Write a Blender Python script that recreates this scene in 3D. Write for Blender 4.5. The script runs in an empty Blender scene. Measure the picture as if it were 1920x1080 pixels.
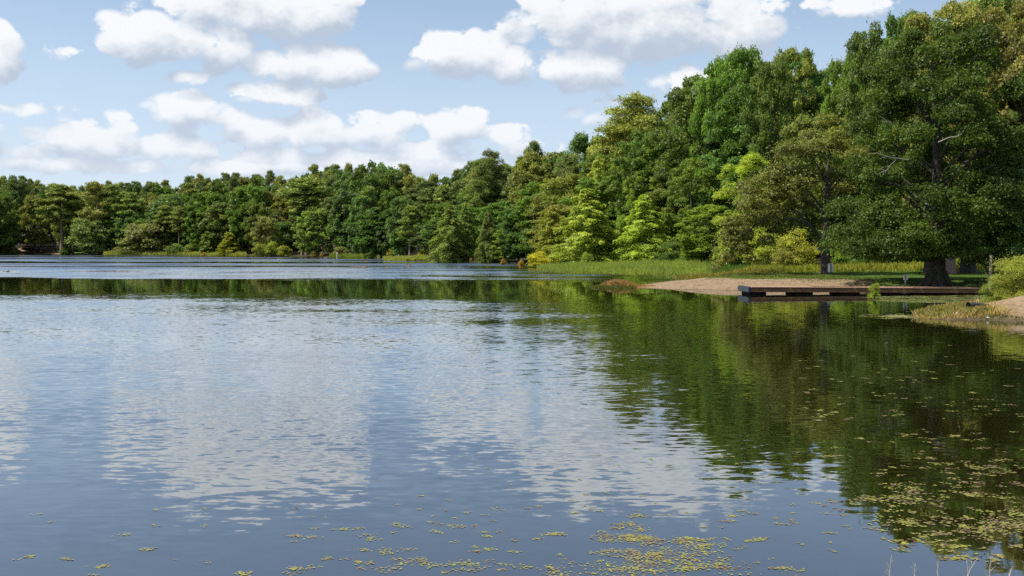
import bpy, bmesh, math, random
import numpy as np
from mathutils import Vector, Matrix

# ------------------------------------------------------------------ camera, sky, sun, exposure
scene = bpy.context.scene
C = scene.collection
F = 1866.67                      # focal length in pixels of the 1920 px photograph (35 mm lens)
HOR = 461.0                      # row of the horizon in the photograph
EYE = 2.8
cam_d = bpy.data.cameras.new('camera')
cam_d.lens = 35.0; cam_d.sensor_width = 36.0
cam_d.clip_start = 0.1; cam_d.clip_end = 6000
cam = bpy.data.objects.new('camera', cam_d); C.objects.link(cam)
PITCH = math.atan((540 - HOR) / F)
cam.location = (0, 0, EYE); cam.rotation_euler = (math.pi / 2 - PITCH, 0, 0)
scene.camera = cam
scene.view_settings.view_transform = 'Standard'
scene.view_settings.look = 'None'
scene.view_settings.exposure = 0.58
scene.view_settings.gamma = 1.0
scene.cycles.use_denoising = False
scene.cycles.sample_clamp_indirect = 4.0
scene.cycles.max_bounces = 5
scene.cycles.diffuse_bounces = 2
scene.cycles.glossy_bounces = 3
scene.cycles.transmission_bounces = 3
scene.cycles.transparent_max_bounces = 8
scene.cycles.caustics_reflective = False
scene.cycles.caustics_refractive = False

SUN_EL = math.radians(56.0)
SUN_AZ = math.radians(-99.0)     # measured from +Y (view direction) towards +X: high on the left
sun_vec = Vector((math.sin(SUN_AZ) * math.cos(SUN_EL), math.cos(SUN_AZ) * math.cos(SUN_EL), math.sin(SUN_EL)))
sl = bpy.data.lights.new('sun', 'SUN'); sl.energy = 5.0; sl.angle = math.radians(0.53); sl.color = (1.0, 0.945, 0.85)
so = bpy.data.objects.new('sun', sl); C.objects.link(so)
so.rotation_euler = (-sun_vec).to_track_quat('-Z', 'Y').to_euler(); so.location = (-60, -30, 80)

def azel(x, y):
    return math.atan((x - 960) / F), math.atan((HOR - y) / F * math.cos(math.atan((x - 960) / F)))

# clouds in view: x, y of the cloud's waist, half width, height above, height below, thickness (all px of the photograph)
CLOUDS = [
 (500, 35, 175, 75, 48, 1.0), (620, 10, 70, 40, 60, .9), (285, 85, 85, 58, 40, .95), (400, 85, 110, 50, 40, 1.0),
 (565, 128, 118, 46, 34, 1.0), (525, 186, 90, 34, 22, .95),
 (870, 118, 100, 56, 34, 1.05), (1060, 132, 118, 46, 44, 1.1), (970, 128, 110, 40, 34, 1.0),
 (1085, 55, 140, 85, 55, 1.05), (1220, 55, 160, 95, 60, 1.1), (1370, 42, 100, 60, 66, 1.05), (1600, 12, 95, 24, 28, .78),
 (1285, 160, 95, 45, 45, .82), (600, 248, 66, 48, 38, 1.05), (705, 252, 100, 42, 32, .95), (480, 245, 80, 40, 36, .9),
 (765, 222, 38, 24, 24, .9), (855, 250, 64, 52, 32, 1.05), (940, 258, 66, 30, 24, .9), (365, 215, 78, 44, 36, .92),
 (195, 270, 85, 42, 36, .95), (228, 248, 38, 34, 34, .9), (5, 110, 38, 56, 56, .95), (330, 275, 90, 34, 30, .85),
 (55, 285, 70, 26, 24, .82), (800, 290, 90, 38, 30, .85), (540, 296, 130, 20, 22, .8), (75, 215, 75, 26, 22, .66),
 (130, 105, 50, 22, 22, .62), (360, 150, 52, 20, 16, .66), (1130, 215, 80, 36, 26, .68), (-90, 240, 120, 60, 40, 1.0),
 (2050, 120, 160, 90, 60, 1.0), (120, 312, 260, 22, 16, .80), (480, 318, 240, 20, 14, .78), (800, 316, 160, 26, 18, .80), (960, 285, 110, 30, 24, .74), (650, 300, 120, 26, 20, .86), (90, 255, 90, 28, 22, .80), (440, 225, 60, 26, 24, .84),
]

def build_world():
    w = bpy.data.worlds.new('World'); scene.world = w; w.use_nodes = True; w.cycles.sampling_method = 'NONE'
    nt = w.node_tree; nt.nodes.clear(); N = nt.nodes.new; L = nt.links.new
    def math_in(new, lnk):
        def m(op, a, b=None, c=None):
            n = new('ShaderNodeMath'); n.operation = op
            for i, v in enumerate((a, b, c)):
                if v is None: continue
                if isinstance(v, (int, float)): n.inputs[i].default_value = v
                else: lnk(v, n.inputs[i])
            return n.outputs[0]
        return m
    # --- node group: where the clouds lie, from the vector (azimuth, elevation, 1)
    g = bpy.data.node_groups.new('cloud_field', 'ShaderNodeTree')
    g.interface.new_socket('ae', in_out='INPUT', socket_type='NodeSocketVector'); g.interface.new_socket('dir', in_out='INPUT', socket_type='NodeSocketVector')
    g.interface.new_socket('F', in_out='OUTPUT', socket_type='NodeSocketFloat')
    gn = g.nodes.new; gl = g.links.new; m = math_in(gn, gl)
    gi = gn('NodeGroupInput'); go = gn('NodeGroupOutput')
    best = None
    for (x, y, hw, hu, hd, th) in CLOUDS:
        a, e = azel(x, y - (hu - hd) / 2)
        hw, hv = hw / F * 1.13, (hu + hd) / 2 / F * 1.17
        v = gn('ShaderNodeVectorMath'); v.operation = 'MULTIPLY_ADD'; gl(gi.outputs['ae'], v.inputs[0])
        v.inputs[1].default_value = (1 / hw, 1 / hv, 0); v.inputs[2].default_value = (-a / hw, -e / hv, math.sqrt(max(0, 1.1 - th)))
        q = gn('ShaderNodeVectorMath'); q.operation = 'DOT_PRODUCT'; gl(v.outputs[0], q.inputs[0]); gl(v.outputs[0], q.inputs[1])
        best = q.outputs['Value'] if best is None else m('MINIMUM', best, q.outputs['Value'])
    field = m('MAXIMUM', m('SUBTRACT', 1.1, best), -1.5)
    # the same kind of fair-weather cumulus in the rest of the sky
    mp = gn('ShaderNodeVectorMath'); mp.operation = 'MULTIPLY'; gl(gi.outputs['dir'], mp.inputs[0]); mp.inputs[1].default_value = (1, 1, 2.1)
    n0 = gn('ShaderNodeTexNoise'); n0.inputs['Scale'].default_value = 3.1; n0.inputs['Detail'].default_value = 0.0
    gl(mp.outputs[0], n0.inputs['Vector'])
    gen = m('MULTIPLY_ADD', n0.outputs['Fac'], 5.0, -2.55)
    ab = gn('ShaderNodeVectorMath'); ab.operation = 'ABSOLUTE'; gl(gi.outputs['ae'], ab.inputs[0])
    sx = gn('ShaderNodeSeparateXYZ'); gl(ab.outputs[0], sx.inputs[0])
    r = m('MAXIMUM', m('MULTIPLY', sx.outputs[0], 1 / .55), m('MULTIPLY', sx.outputs[1], 1 / .28))
    out = gn('ShaderNodeMapRange'); gl(r, out.inputs['Value']); out.inputs['From Min'].default_value = 0.95; out.inputs['From Max'].default_value = 1.3; out.inputs['To Min'].default_value = -4.0; out.inputs['To Max'].default_value = 0.0
    field = m('MINIMUM', m('MAXIMUM', field, m('ADD', out.outputs[0], gen)), 1.1)
    gl(field, go.inputs['F'])
    # --- world
    M = math_in(N, L)
    tc = N('ShaderNodeTexCoord'); sp = N('ShaderNodeSeparateXYZ'); L(tc.outputs['Generated'], sp.inputs[0])
    az = M('ARCTAN2', sp.outputs['X'], sp.outputs['Y']); el = M('ARCSINE', sp.outputs['Z'])
    cb = N('ShaderNodeCombineXYZ'); L(az, cb.inputs[0]); L(el, cb.inputs[1])
    def fieldnode(du, dv):
        gnode = N('ShaderNodeGroup'); gnode.node_tree = g
        for src, sock, off in ((cb.outputs[0], 'ae', (du, dv, 0)), (tc.outputs['Generated'], 'dir', (du, 0, dv))):
            va = N('ShaderNodeVectorMath'); va.operation = 'ADD'; L(src, va.inputs[0]); va.inputs[1].default_value = off; L(va.outputs[0], gnode.inputs[sock])
        return gnode.outputs['F']
    def puffs(off, full=True):
        mp2 = N('ShaderNodeVectorMath'); mp2.operation = 'MULTIPLY_ADD'; L(tc.outputs['Generated'], mp2.inputs[0]); mp2.inputs[1].default_value = (1, 1, 1.4); mp2.inputs[2].default_value = off
        n1 = N('ShaderNodeTexNoise'); n1.inputs['Scale'].default_value = 17.0; n1.inputs['Detail'].default_value = 7.0; n1.inputs['Roughness'].default_value = .6
        L(mp2.outputs[0], n1.inputs['Vector'])
        if not full: return M('MULTIPLY_ADD', n1.outputs['Fac'], 2.1, 0.0), None
        wv = N('ShaderNodeVectorMath'); wv.operation = 'MULTIPLY_ADD'; L(n1.outputs['Fac'], wv.inputs[0]); wv.inputs[1].default_value = (.06, -.05, .06); L(mp2.outputs[0], wv.inputs[2])
        vo = N('ShaderNodeTexVoronoi'); vo.feature = 'F1'; vo.inputs['Scale'].default_value = 38.0; L(wv.outputs[0], vo.inputs['Vector'])
        return M('MULTIPLY_ADD', n1.outputs['Fac'], 2.6, M('MULTIPLY_ADD', vo.outputs['Distance'], -.95, -.92)), M('MULTIPLY', n1.outputs['Fac'], 2.1)
    F0 = fieldnode(0, 0); F1 = fieldnode(-0.006, 0.018); P0, Q0 = puffs((0, 0, 0)); P1, _ = puffs((-.008, 0, .016), False)
    D0 = M('ADD', F0, P0)
    sky = N('ShaderNodeTexSky'); sky.sky_type = 'NISHITA'; sky.sun_disc = False
    sky.sun_elevation = SUN_EL; sky.sun_rotation = SUN_AZ; sky.altitude = 100; sky.air_density = 1.0; sky.dust_density = 1.0; sky.ozone_density = 1.6
    # humid summer air: the sky pales towards the horizon
    hz = N('ShaderNodeMapRange'); hz.interpolation_type = 'SMOOTHSTEP'; L(el, hz.inputs['Value'])
    hz.inputs['From Min'].default_value = 0.0; hz.inputs['From Max'].default_value = 0.30; hz.inputs['To Min'].default_value = 0.80; hz.inputs['To Max'].default_value = 0.16
    mixh = N('ShaderNodeMix'); mixh.data_type = 'RGBA'; L(hz.outputs[0], mixh.inputs['Factor']); L(sky.outputs[0], mixh.inputs['A']); mixh.inputs['B'].default_value = (5.0, 6.0, 7.3, 1)
    al = N('ShaderNodeMapRange'); al.interpolation_type = 'SMOOTHSTEP'; L(D0, al.inputs['Value'])
    al.inputs['From Min'].default_value = 0.0; al.inputs['From Max'].default_value = 0.40
    alpha = M('MULTIPLY', al.outputs[0], 0.96)
    # sunlit upper side, greyer base
    sh = M('MULTIPLY_ADD', M('SUBTRACT', F0, F1), 1.0, M('MULTIPLY', M('SUBTRACT', Q0, P1), 1.0))
    shr = N('ShaderNodeMapRange'); shr.interpolation_type = 'SMOOTHSTEP'; L(sh, shr.inputs['Value']); shr.inputs['From Min'].default_value = -0.52; shr.inputs['From Max'].default_value = 0.55
    cr = N('ShaderNodeMix'); cr.data_type = 'RGBA'; L(shr.outputs[0], cr.inputs['Factor'])
    cr.inputs['A'].default_value = (3.7, 4.3, 5.2, 1); cr.inputs['B'].default_value = (7.0, 7.1, 7.25, 1)
    # distant low clouds take on the haze
    hz2 = N('ShaderNodeMapRange'); L(el, hz2.inputs['Value']); hz2.inputs['From Min'].default_value = 0.03; hz2.inputs['From Max'].default_value = 0.16; hz2.inputs['To Min'].default_value = 0.45; hz2.inputs['To Max'].default_value = 0.0
    c2 = N('ShaderNodeMix'); c2.data_type = 'RGBA'; L(hz2.outputs[0], c2.inputs['Factor']); L(cr.outputs['Result'], c2.inputs['A']); c2.inputs['B'].default_value = (5.5, 6.1, 7.0, 1)
    bgs = []
    for src in (mixh.outputs['Result'], c2.outputs['Result']):
        bg = N('ShaderNodeBackground'); L(src, bg.inputs['Color']); bg.inputs['Strength'].default_value = 0.092; bgs.append(bg)
    mx = N('ShaderNodeMixShader'); L(alpha, mx.inputs[0]); L(bgs[0].outputs[0], mx.inputs[1]); L(bgs[1].outputs[0], mx.inputs[2])
    ow = N('ShaderNodeOutputWorld'); L(mx.outputs[0], ow.inputs['Surface'])
build_world()

# ------------------------------------------------------------------ helpers
rng = np.random.default_rng(7)
random.seed(7)

def on_plane(x, y, z=0.0):
    """photo pixel -> point on the horizontal plane at height z"""
    dx, dy = (x - 960) / F, (540 - y) / F
    d = Vector((dx, math.cos(PITCH) + dy * math.sin(PITCH), -math.sin(PITCH) + dy * math.cos(PITCH)))
    t = (z - EYE) / d.z
    return Vector((d.x * t, d.y * t, z))
def X_at(x, d): return (x - 960) / F * d
def z_at(y, d): return EYE + (HOR - y) / F * d

def empty(name, loc=(0, 0, 0), rz=0.0):
    o = bpy.data.objects.new(name, None); C.objects.link(o)
    o.location = loc; o.rotation_euler = (0, 0, rz); o.empty_display_size = .2
    return o
def tag(o, label=None, cat=None, group=None, kind=None):
    if label: o['label'] = label
    if cat: o['category'] = cat
    if group: o['group'] = group
    if kind: o['kind'] = kind
    return o
def link(name, me, parent=None, mat=None):
    if mat and not me.materials: me.materials.append(mat)
    o = bpy.data.objects.new(name, me); C.objects.link(o)
    if parent: o.parent = parent
    return o

def np_mesh(name, verts, faces, attr=None, smooth=False):
    """verts (n,3), faces (m,k) with constant k; attr: per-face float called 'var'"""
    me = bpy.data.meshes.new(name)
    verts = np.asarray(verts, dtype=np.float32); faces = np.asarray(faces, dtype=np.int32)
    m, k = faces.shape
    me.vertices.add(len(verts)); me.vertices.foreach_set('co', verts.ravel())
    me.loops.add(m * k); me.loops.foreach_set('vertex_index', faces.ravel())
    me.polygons.add(m); me.polygons.foreach_set('loop_start', np.arange(0, m * k, k, dtype=np.int32))
    if attr is not None:
        a = me.attributes.new('var', 'FLOAT', 'FACE'); a.data.foreach_set('value', np.asarray(attr, dtype=np.float32))
    me.update(calc_edges=True)
    me.polygons.foreach_set('use_smooth', np.full(m, smooth, dtype=bool))
    return me

class Tubes:
    def __init__(s): s.v = []; s.f = []; s.n = 0
    def add(s, pts, rad, sides=7):
        pts = [Vector(p) for p in pts]
        base = s.n
        for i, p in enumerate(pts):
            t = (pts[min(i + 1, len(pts) - 1)] - pts[max(i - 1, 0)]).normalized()
            a = t.cross(Vector((0.31, 0.95, 0.05))).normalized(); b = t.cross(a)
            for k in range(sides):
                an = 2 * math.pi * k / sides
                s.v.append(p + (a * math.cos(an) + b * math.sin(an)) * rad[i])
        for i in range(len(pts) - 1):
            for k in range(sides):
                k2 = (k + 1) % sides
                s.f.append((base + i * sides + k, base + i * sides + k2, base + (i + 1) * sides + k2, base + (i + 1) * sides + k))
        s.n += len(pts) * sides
    def mesh(s, name):
        return np_mesh(name, np.array([tuple(v) for v in s.v]), np.array(s.f), smooth=True)

def boxes_mesh(name, boxes, bev=0.0):
    bm = bmesh.new()
    for (x0, x1, y0, y1, z0, z1) in boxes:
        r = bmesh.ops.create_cube(bm, size=1.0)
        for v in r['verts']:
            v.co = Vector(((x0 + x1) / 2 + v.co.x * (x1 - x0), (y0 + y1) / 2 + v.co.y * (y1 - y0), (z0 + z1) / 2 + v.co.z * (z1 - z0)))
    if bev: bmesh.ops.bevel(bm, geom=bm.edges[:], offset=bev, segments=1, affect='EDGES')
    me = bpy.data.meshes.new(name); bm.to_mesh(me); bm.free(); return me

# ------------------------------------------------------------------ materials
def mat_new(name):
    m = bpy.data.materials.new(name); m.use_nodes = True; nt = m.node_tree; nt.nodes.clear()
    return m, nt, nt.nodes.new, nt.links.new

def leaf_mat(name, rough=.5, trans=.40, hue=(1.10, 1.06, .65), lo=.5, hi=1.6, spec=.25):
    """albedo = object colour, varied leaf by leaf; hue = colour factor of the yellowest leaves"""
    m, nt, N, L = mat_new(name)
    oi = N('ShaderNodeObjectInfo'); at = N('ShaderNodeAttribute'); at.attribute_name = 'var'
    mr = N('ShaderNodeMapRange'); L(at.outputs['Fac'], mr.inputs['Value']); mr.inputs['To Min'].default_value = lo; mr.inputs['To Max'].default_value = hi
    hm = N('ShaderNodeMix'); hm.data_type = 'RGBA'; L(at.outputs['Fac'], hm.inputs['Factor'])
    hm.inputs['A'].default_value = (.95, 1.0, .95, 1); hm.inputs['B'].default_value = (*hue, 1)
    v1 = N('ShaderNodeVectorMath'); v1.operation = 'MULTIPLY'; L(oi.outputs['Color'], v1.inputs[0]); L(hm.outputs['Result'], v1.inputs[1])
    v2 = N('ShaderNodeVectorMath'); v2.operation = 'SCALE'; L(v1.outputs[0], v2.inputs[0]); L(mr.outputs[0], v2.inputs['Scale'])
    p = N('ShaderNodeBsdfPrincipled'); L(v2.outputs[0], p.inputs['Base Color']); p.inputs['Roughness'].default_value = rough
    p.inputs['Specular IOR Level'].default_value = spec
    tr = N('ShaderNodeBsdfTranslucent')
    v3 = N('ShaderNodeVectorMath'); v3.operation = 'MULTIPLY'; L(v2.outputs[0], v3.inputs[0]); v3.inputs[1].default_value = (1.25, 1.3, .5); L(v3.outputs[0], tr.inputs['Color'])
    mx = N('ShaderNodeMixShader'); mx.inputs[0].default_value = trans; L(p.outputs[0], mx.inputs[1]); L(tr.outputs[0], mx.inputs[2])
    o = N('ShaderNodeOutputMaterial'); L(mx.outputs[0], o.inputs['Surface'])
    return m

def noise_mat(name, c1, c2, scale=8.0, rough=.85, bump=.3, detail=6, stretch=(1, 1, 1), bdist=.02, spec=.3):
    m, nt, N, L = mat_new(name)
    tc = N('ShaderNodeTexCoord'); mp = N('ShaderNodeMapping'); L(tc.outputs['Object'], mp.inputs[0]); mp.inputs['Scale'].default_value = stretch
    n = N('ShaderNodeTexNoise'); L(mp.outputs[0], n.inputs['Vector']); n.inputs['Scale'].default_value = scale; n.inputs['Detail'].default_value = detail; n.inputs['Roughness'].default_value = .65
    r = N('ShaderNodeValToRGB'); L(n.outputs['Fac'], r.inputs[0]); r.color_ramp.elements[0].position = .32; r.color_ramp.elements[1].position = .68
    r.color_ramp.elements[0].color = (*c1, 1); r.color_ramp.elements[1].color = (*c2, 1)
    p = N('ShaderNodeBsdfPrincipled'); L(r.outputs[0], p.inputs['Base Color']); p.inputs['Roughness'].default_value = rough; p.inputs['Specular IOR Level'].default_value = spec
    b = N('ShaderNodeBump'); L(n.outputs['Fac'], b.inputs['Height']); b.inputs['Strength'].default_value = bump; b.inputs['Distance'].default_value = bdist; L(b.outputs[0], p.inputs['Normal'])
    o = N('ShaderNodeOutputMaterial'); L(p.outputs[0], o.inputs['Surface'])
    return m

M_LEAF = leaf_mat('broad_leaves')
M_NEEDLE = leaf_mat('pine_needles', trans=.12, hue=(1.15, 1.02, .7), rough=.6, spec=.2)
M_FEATHER = leaf_mat('feathery_leaves', trans=.30, hue=(1.15, 1.08, .6), lo=.6, hi=1.35)
M_BARK = noise_mat('bark_grey', (.028, .024, .02), (.11, .098, .082), 6, bump=.8, stretch=(3, 3, .5), bdist=.05)
M_BARKP = noise_mat('bark_pine', (.12, .085, .065), (.32, .235, .185), 5, bump=.8, stretch=(3, 3, .6), bdist=.05)
M_PALE = noise_mat('dead_wood', (.20, .185, .165), (.36, .34, .30), 9, bump=.4, stretch=(2, 2, 2))
M_GRASS = leaf_mat('grass_blades', trans=.35, hue=(1.3, 1.05, .6), lo=.65, hi=1.3, rough=.6)

# ------------------------------------------------------------------ lake outline and terrain
SHORE_PX = [(-420, 475.4), (-200, 476), (0, 476.6), (60, 476.2), (130, 477), (200, 478.3), (330, 478.7), (460, 480), (500, 481), (560, 481.6), (620, 483),
  (706, 484.2), (722, 488), (760, 489.6), (800, 489.6), (830, 490.8), (870, 491.8), (930, 492.3), (975, 493), (1008, 497), (1016, 504), (1024, 507.5), (1060, 510.5), (1110, 512.5),
  (1200, 514), (1290, 515.5), (1328, 516.5), (1332, 518), (1300, 521.5), (1250, 527), (1210, 532), (1186, 535.5), (1182, 538), (1195, 540.5),
  (1250, 543), (1330, 544), (1400, 545.2), (1500, 546), (1600, 546.6), (1700, 547.4), (1800, 548.5), (1850, 551.5), (1868, 560), (1880, 569),
  (1860, 575.5), (1800, 578), (1745, 583), (1724, 590), (1730, 597), (1780, 600), (1840, 600.5), (1880, 602.5), (1925, 606), (1990, 614)]
SH = [on_plane(x, y)[:2] for x, y in SHORE_PX]
SH += [(23.5, 27), (21.5, 17), (15, 9.6), (9, 7.3), (3, 6.7), (-8, 6.3), (-30, 6.5), (-90, 4), (-200, -10), (-330, 60), (-360, 220)]
SHA = np.array(SH)

def signed_dist(px, py):
    """distance to the lake's edge, positive on land"""
    px = np.asarray(px, float); py = np.asarray(py, float)
    best = np.full(px.shape, 1e9); inside = np.zeros(px.shape, bool)
    n = len(SHA)
    for i in range(n):
        ax, ay = SHA[i]; bx, by = SHA[(i + 1) % n]
        ex, ey = bx - ax, by - ay
        t = np.clip(((px - ax) * ex + (py - ay) * ey) / (ex * ex + ey * ey + 1e-9), 0, 1)
        best = np.minimum(best, (px - ax - t * ex) ** 2 + (py - ay - t * ey) ** 2)
        cross = ((ay > py) != (by > py)) & (px < (bx - ax) * (py - ay) / (by - ay + 1e-12) + ax)
        inside ^= cross
    d = np.sqrt(best)
    return np.where(inside, -d, d)

def sstep(a, b, x):
    t = np.clip((x - a) / (b - a), 0, 1); return t * t * (3 - 2 * t)
def vnoise(x, y, s):
    """cheap smooth noise from sines, -1..1"""
    return (np.sin(x * s + 1.7 * np.sin(y * s * .7 + .3)) + np.sin(y * s * 1.3 + 1.3 * np.sin(x * s * .9 + 2.1))) * .5

def terrain(px, py, sd=None):
    px = np.asarray(px, float); py = np.asarray(py, float)
    if sd is None: sd = signed_dist(px, py)
    near = sstep(105, 75, py)                                   # the low park ground round the dock
    land = near * (.62 * sstep(-.1, 6.5, sd)) + (1 - near) * (.35 * sstep(0, 4, sd) + .055 * np.clip(sd - 8, 0, 140))
    land += near * .02 * np.clip(sd - 30, 0, 200)
    land += vnoise(px, py, .9) * .03 * sstep(.3, 2, sd) + vnoise(px + 9, py, 2.9) * .018 * sstep(.2, 1.5, sd)
    # sand mound by the near spit
    land += .42 * np.exp(-((px - 21.6) / 3.0) ** 2 - ((py - 40.6) / 2.3) ** 2) * sstep(0, 1.5, sd)
    # spit in front of the dock stays low at its tip
    land = np.where((py > 58) & (py < 100) & (px < 14), land * sstep(6.5, 14.5, px) * .9 + .1 * land, land)
    # the grassy near spit is almost level with the water
    land = np.where((py < 50) & (py > 30) & (px < 19.5), land * sstep(14.8, 20, px) * .9 + .12 * sstep(0, .5, sd), land)
    # the knoll the far house stands on
    land += 2.7 * np.exp(-((px + 166) / 17) ** 2 - ((py - 356) / 15) ** 2) * sstep(0, 6, sd)
    # bank under the camera
    land = np.where(py < 9, 1.05 * sstep(0, 5, sd), land)
    bed = -np.minimum(2.2, -sd * .16)
    return np.where(sd > 0, land, bed)

def tz(x, y): return float(terrain(np.array([x]), np.array([y]))[0])

def axis(parts):
    out = []
    for a, b, s in parts: out += list(np.arange(a, b, s))
    return np.array(out + [parts[-1][1]])
def build_ground():
    xs = axis([(-2600, -400, 220), (-400, -40, 5), (-40, 6, 1.6), (6, 34, .34), (34, 80, 1.6), (80, 320, 8), (320, 2600, 220)])
    ys = axis([(-600, -20, 60), (-20, 32, 1.2), (32, 74, .34), (74, 100, .7), (100, 420, 3.2), (420, 3400, 200)])
    gx, gy = np.meshgrid(xs, ys); fx, fy = gx.ravel(), gy.ravel()
    sd = signed_dist(fx, fy); z = terrain(fx, fy, sd)
    # nothing below the far country but gentle land
    v = np.stack([fx, fy, z], 1)
    nx, ny = len(xs), len(ys)
    i = np.arange(ny - 1)[:, None] * nx + np.arange(nx - 1)[None, :]
    i = i.ravel(); f = np.stack([i, i + 1, i + nx + 1, i + nx], 1)
    me = np_mesh('ground', v, f, smooth=True)
    # cover of the ground: bare sand and mown lawn, as two vertex attributes
    sand = np.zeros(len(fx)); lawn = np.zeros(len(fx))
    wob = vnoise(fx, fy, 1.1) * .6 + vnoise(fx, fy, 3.3) * .25
    pxx = fx / np.maximum(fy, 1) * F + 960
    bank = (fy > 57) & (fy < 80)
    sand = np.where(bank, sstep(6.8, 4.4, sd + wob * 1.2) * sstep(1690, 1590, pxx + wob * 25), sand)
    sand = np.where((fy > 30) & (fy < 47) & (fx > 12), sstep(17.9, 19.3, fx + wob * .5) * sstep(6, 3.5, sd), sand)
    sand = np.where((fy < 47) & (fy > 30) & (fx > 12) & (sd < .6), np.maximum(sand, .6), sand)
    clear = (fy > 300) & (fx < -147) & (fx > -172)
    sand = np.where(clear, sstep(12, 3, sd + wob * 5) * .8, sand)
    lawn = np.where((fy > 52) & (fy < 88) & (fx > 12), 1.0, lawn)
    lawn = np.where(fy < 12, .8, lawn)
    lawn = np.where((fy >= 88) & (fy < 93) & (fx > 12), 1 - (fy - 88) / 5, lawn)
    lawn = np.where((fy > 300) & (fx < -138) & (fx > -172) & (sd < 60), .7, lawn)
    wet = sstep(.75, .1, sd + wob * .25) * (sd > -.5)
    for nm, arr in (('sand', sand), ('lawn', lawn), ('wet', wet)):
        a = me.attributes.new(nm, 'FLOAT', 'POINT'); a.data.foreach_set('value', arr.astype(np.float32))
    m, nt, N, L = mat_new('ground_cover')
    tc = N('ShaderNodeTexCoord')
    def noise(s, d=6):
        n = N('ShaderNodeTexNoise'); L(tc.outputs['Object'], n.inputs['Vector']); n.inputs['Scale'].default_value = s; n.inputs['Detail'].default_value = d; n.inputs['Roughness'].default_value = .62; return n
    def ramp(src, c1, c2, a=.35, b=.65):
        r = N('ShaderNodeValToRGB'); L(src, r.inputs[0]); r.color_ramp.elements[0].position = a; r.color_ramp.elements[1].position = b
        r.color_ramp.elements[0].color = (*c1, 1); r.color_ramp.elements[1].color = (*c2, 1); return r.outputs[0]
    nA, nB, nC = noise(.8), noise(5.0), noise(26., 4)
    litter = ramp(nB.outputs['Fac'], (.022, .022, .010), (.055, .050, .024))
    grass = ramp(nB.outputs['Fac'], (.032, .068, .010), (.085, .135, .026))
    sandc = ramp(nB.outputs['Fac'], (.155, .110, .064), (.305, .222, .142))
    def mix(f, a, b):
        x = N('ShaderNodeMix'); x.data_type = 'RGBA'; L(f, x.inputs['Factor']); L(a, x.inputs['A']); L(b, x.inputs['B']); return x.outputs['Result']
    def edge(attr):
        at = N('ShaderNodeAttribute'); at.attribute_name = attr
        a = N('ShaderNodeMath'); a.operation = 'MULTIPLY_ADD'; L(nA.outputs['Fac'], a.inputs[0]); a.inputs[1].default_value = .5; L(at.outputs['Fac'], a.inputs[2])
        b = N('ShaderNodeMath'); b.operation = 'MULTIPLY_ADD'; L(nC.outputs['Fac'], b.inputs[0]); b.inputs[1].default_value = .5; L(a.outputs[0], b.inputs[2])
        r = N('ShaderNodeMapRange'); r.interpolation_type = 'SMOOTHSTEP'; L(b.outputs[0], r.inputs['Value']); r.inputs['From Min'].default_value = .78; r.inputs['From Max'].default_value = 1.18; return r.outputs[0]
    # dry litter, droppings and stubble over the sand
    bare = mix(ramp(nC.outputs['Fac'], (0, 0, 0), (1, 1, 1), .54, .66), sandc, ramp(nB.outputs['Fac'], (.10, .065, .035), (.19, .13, .07)))
    col = mix(edge('sand'), mix(edge('lawn'), litter, grass), bare)
    aw = N('ShaderNodeAttribute'); aw.attribute_name = 'wet'; damp = N('ShaderNodeVectorMath'); damp.operation = 'SCALE'; L(col, damp.inputs[0]); damp.inputs['Scale'].default_value = .38
    col = mix(aw.outputs['Fac'], col, damp.outputs[0])      # soaked sand and mud at the waterline
    p = N('ShaderNodeBsdfPrincipled'); L(col, p.inputs['Base Color']); p.inputs['Roughness'].default_value = .95; p.inputs['Specular IOR Level'].default_value = .15
    bu = N('ShaderNodeBump'); L(nC.outputs['Fac'], bu.inputs['Height']); bu.inputs['Strength'].default_value = .7; bu.inputs['Distance'].default_value = .06; L(bu.outputs[0], p.inputs['Normal'])
    o = N('ShaderNodeOutputMaterial'); L(p.outputs[0], o.inputs['Surface'])
    tag(link('ground', me, mat=m), kind='structure')
build_ground()

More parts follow.
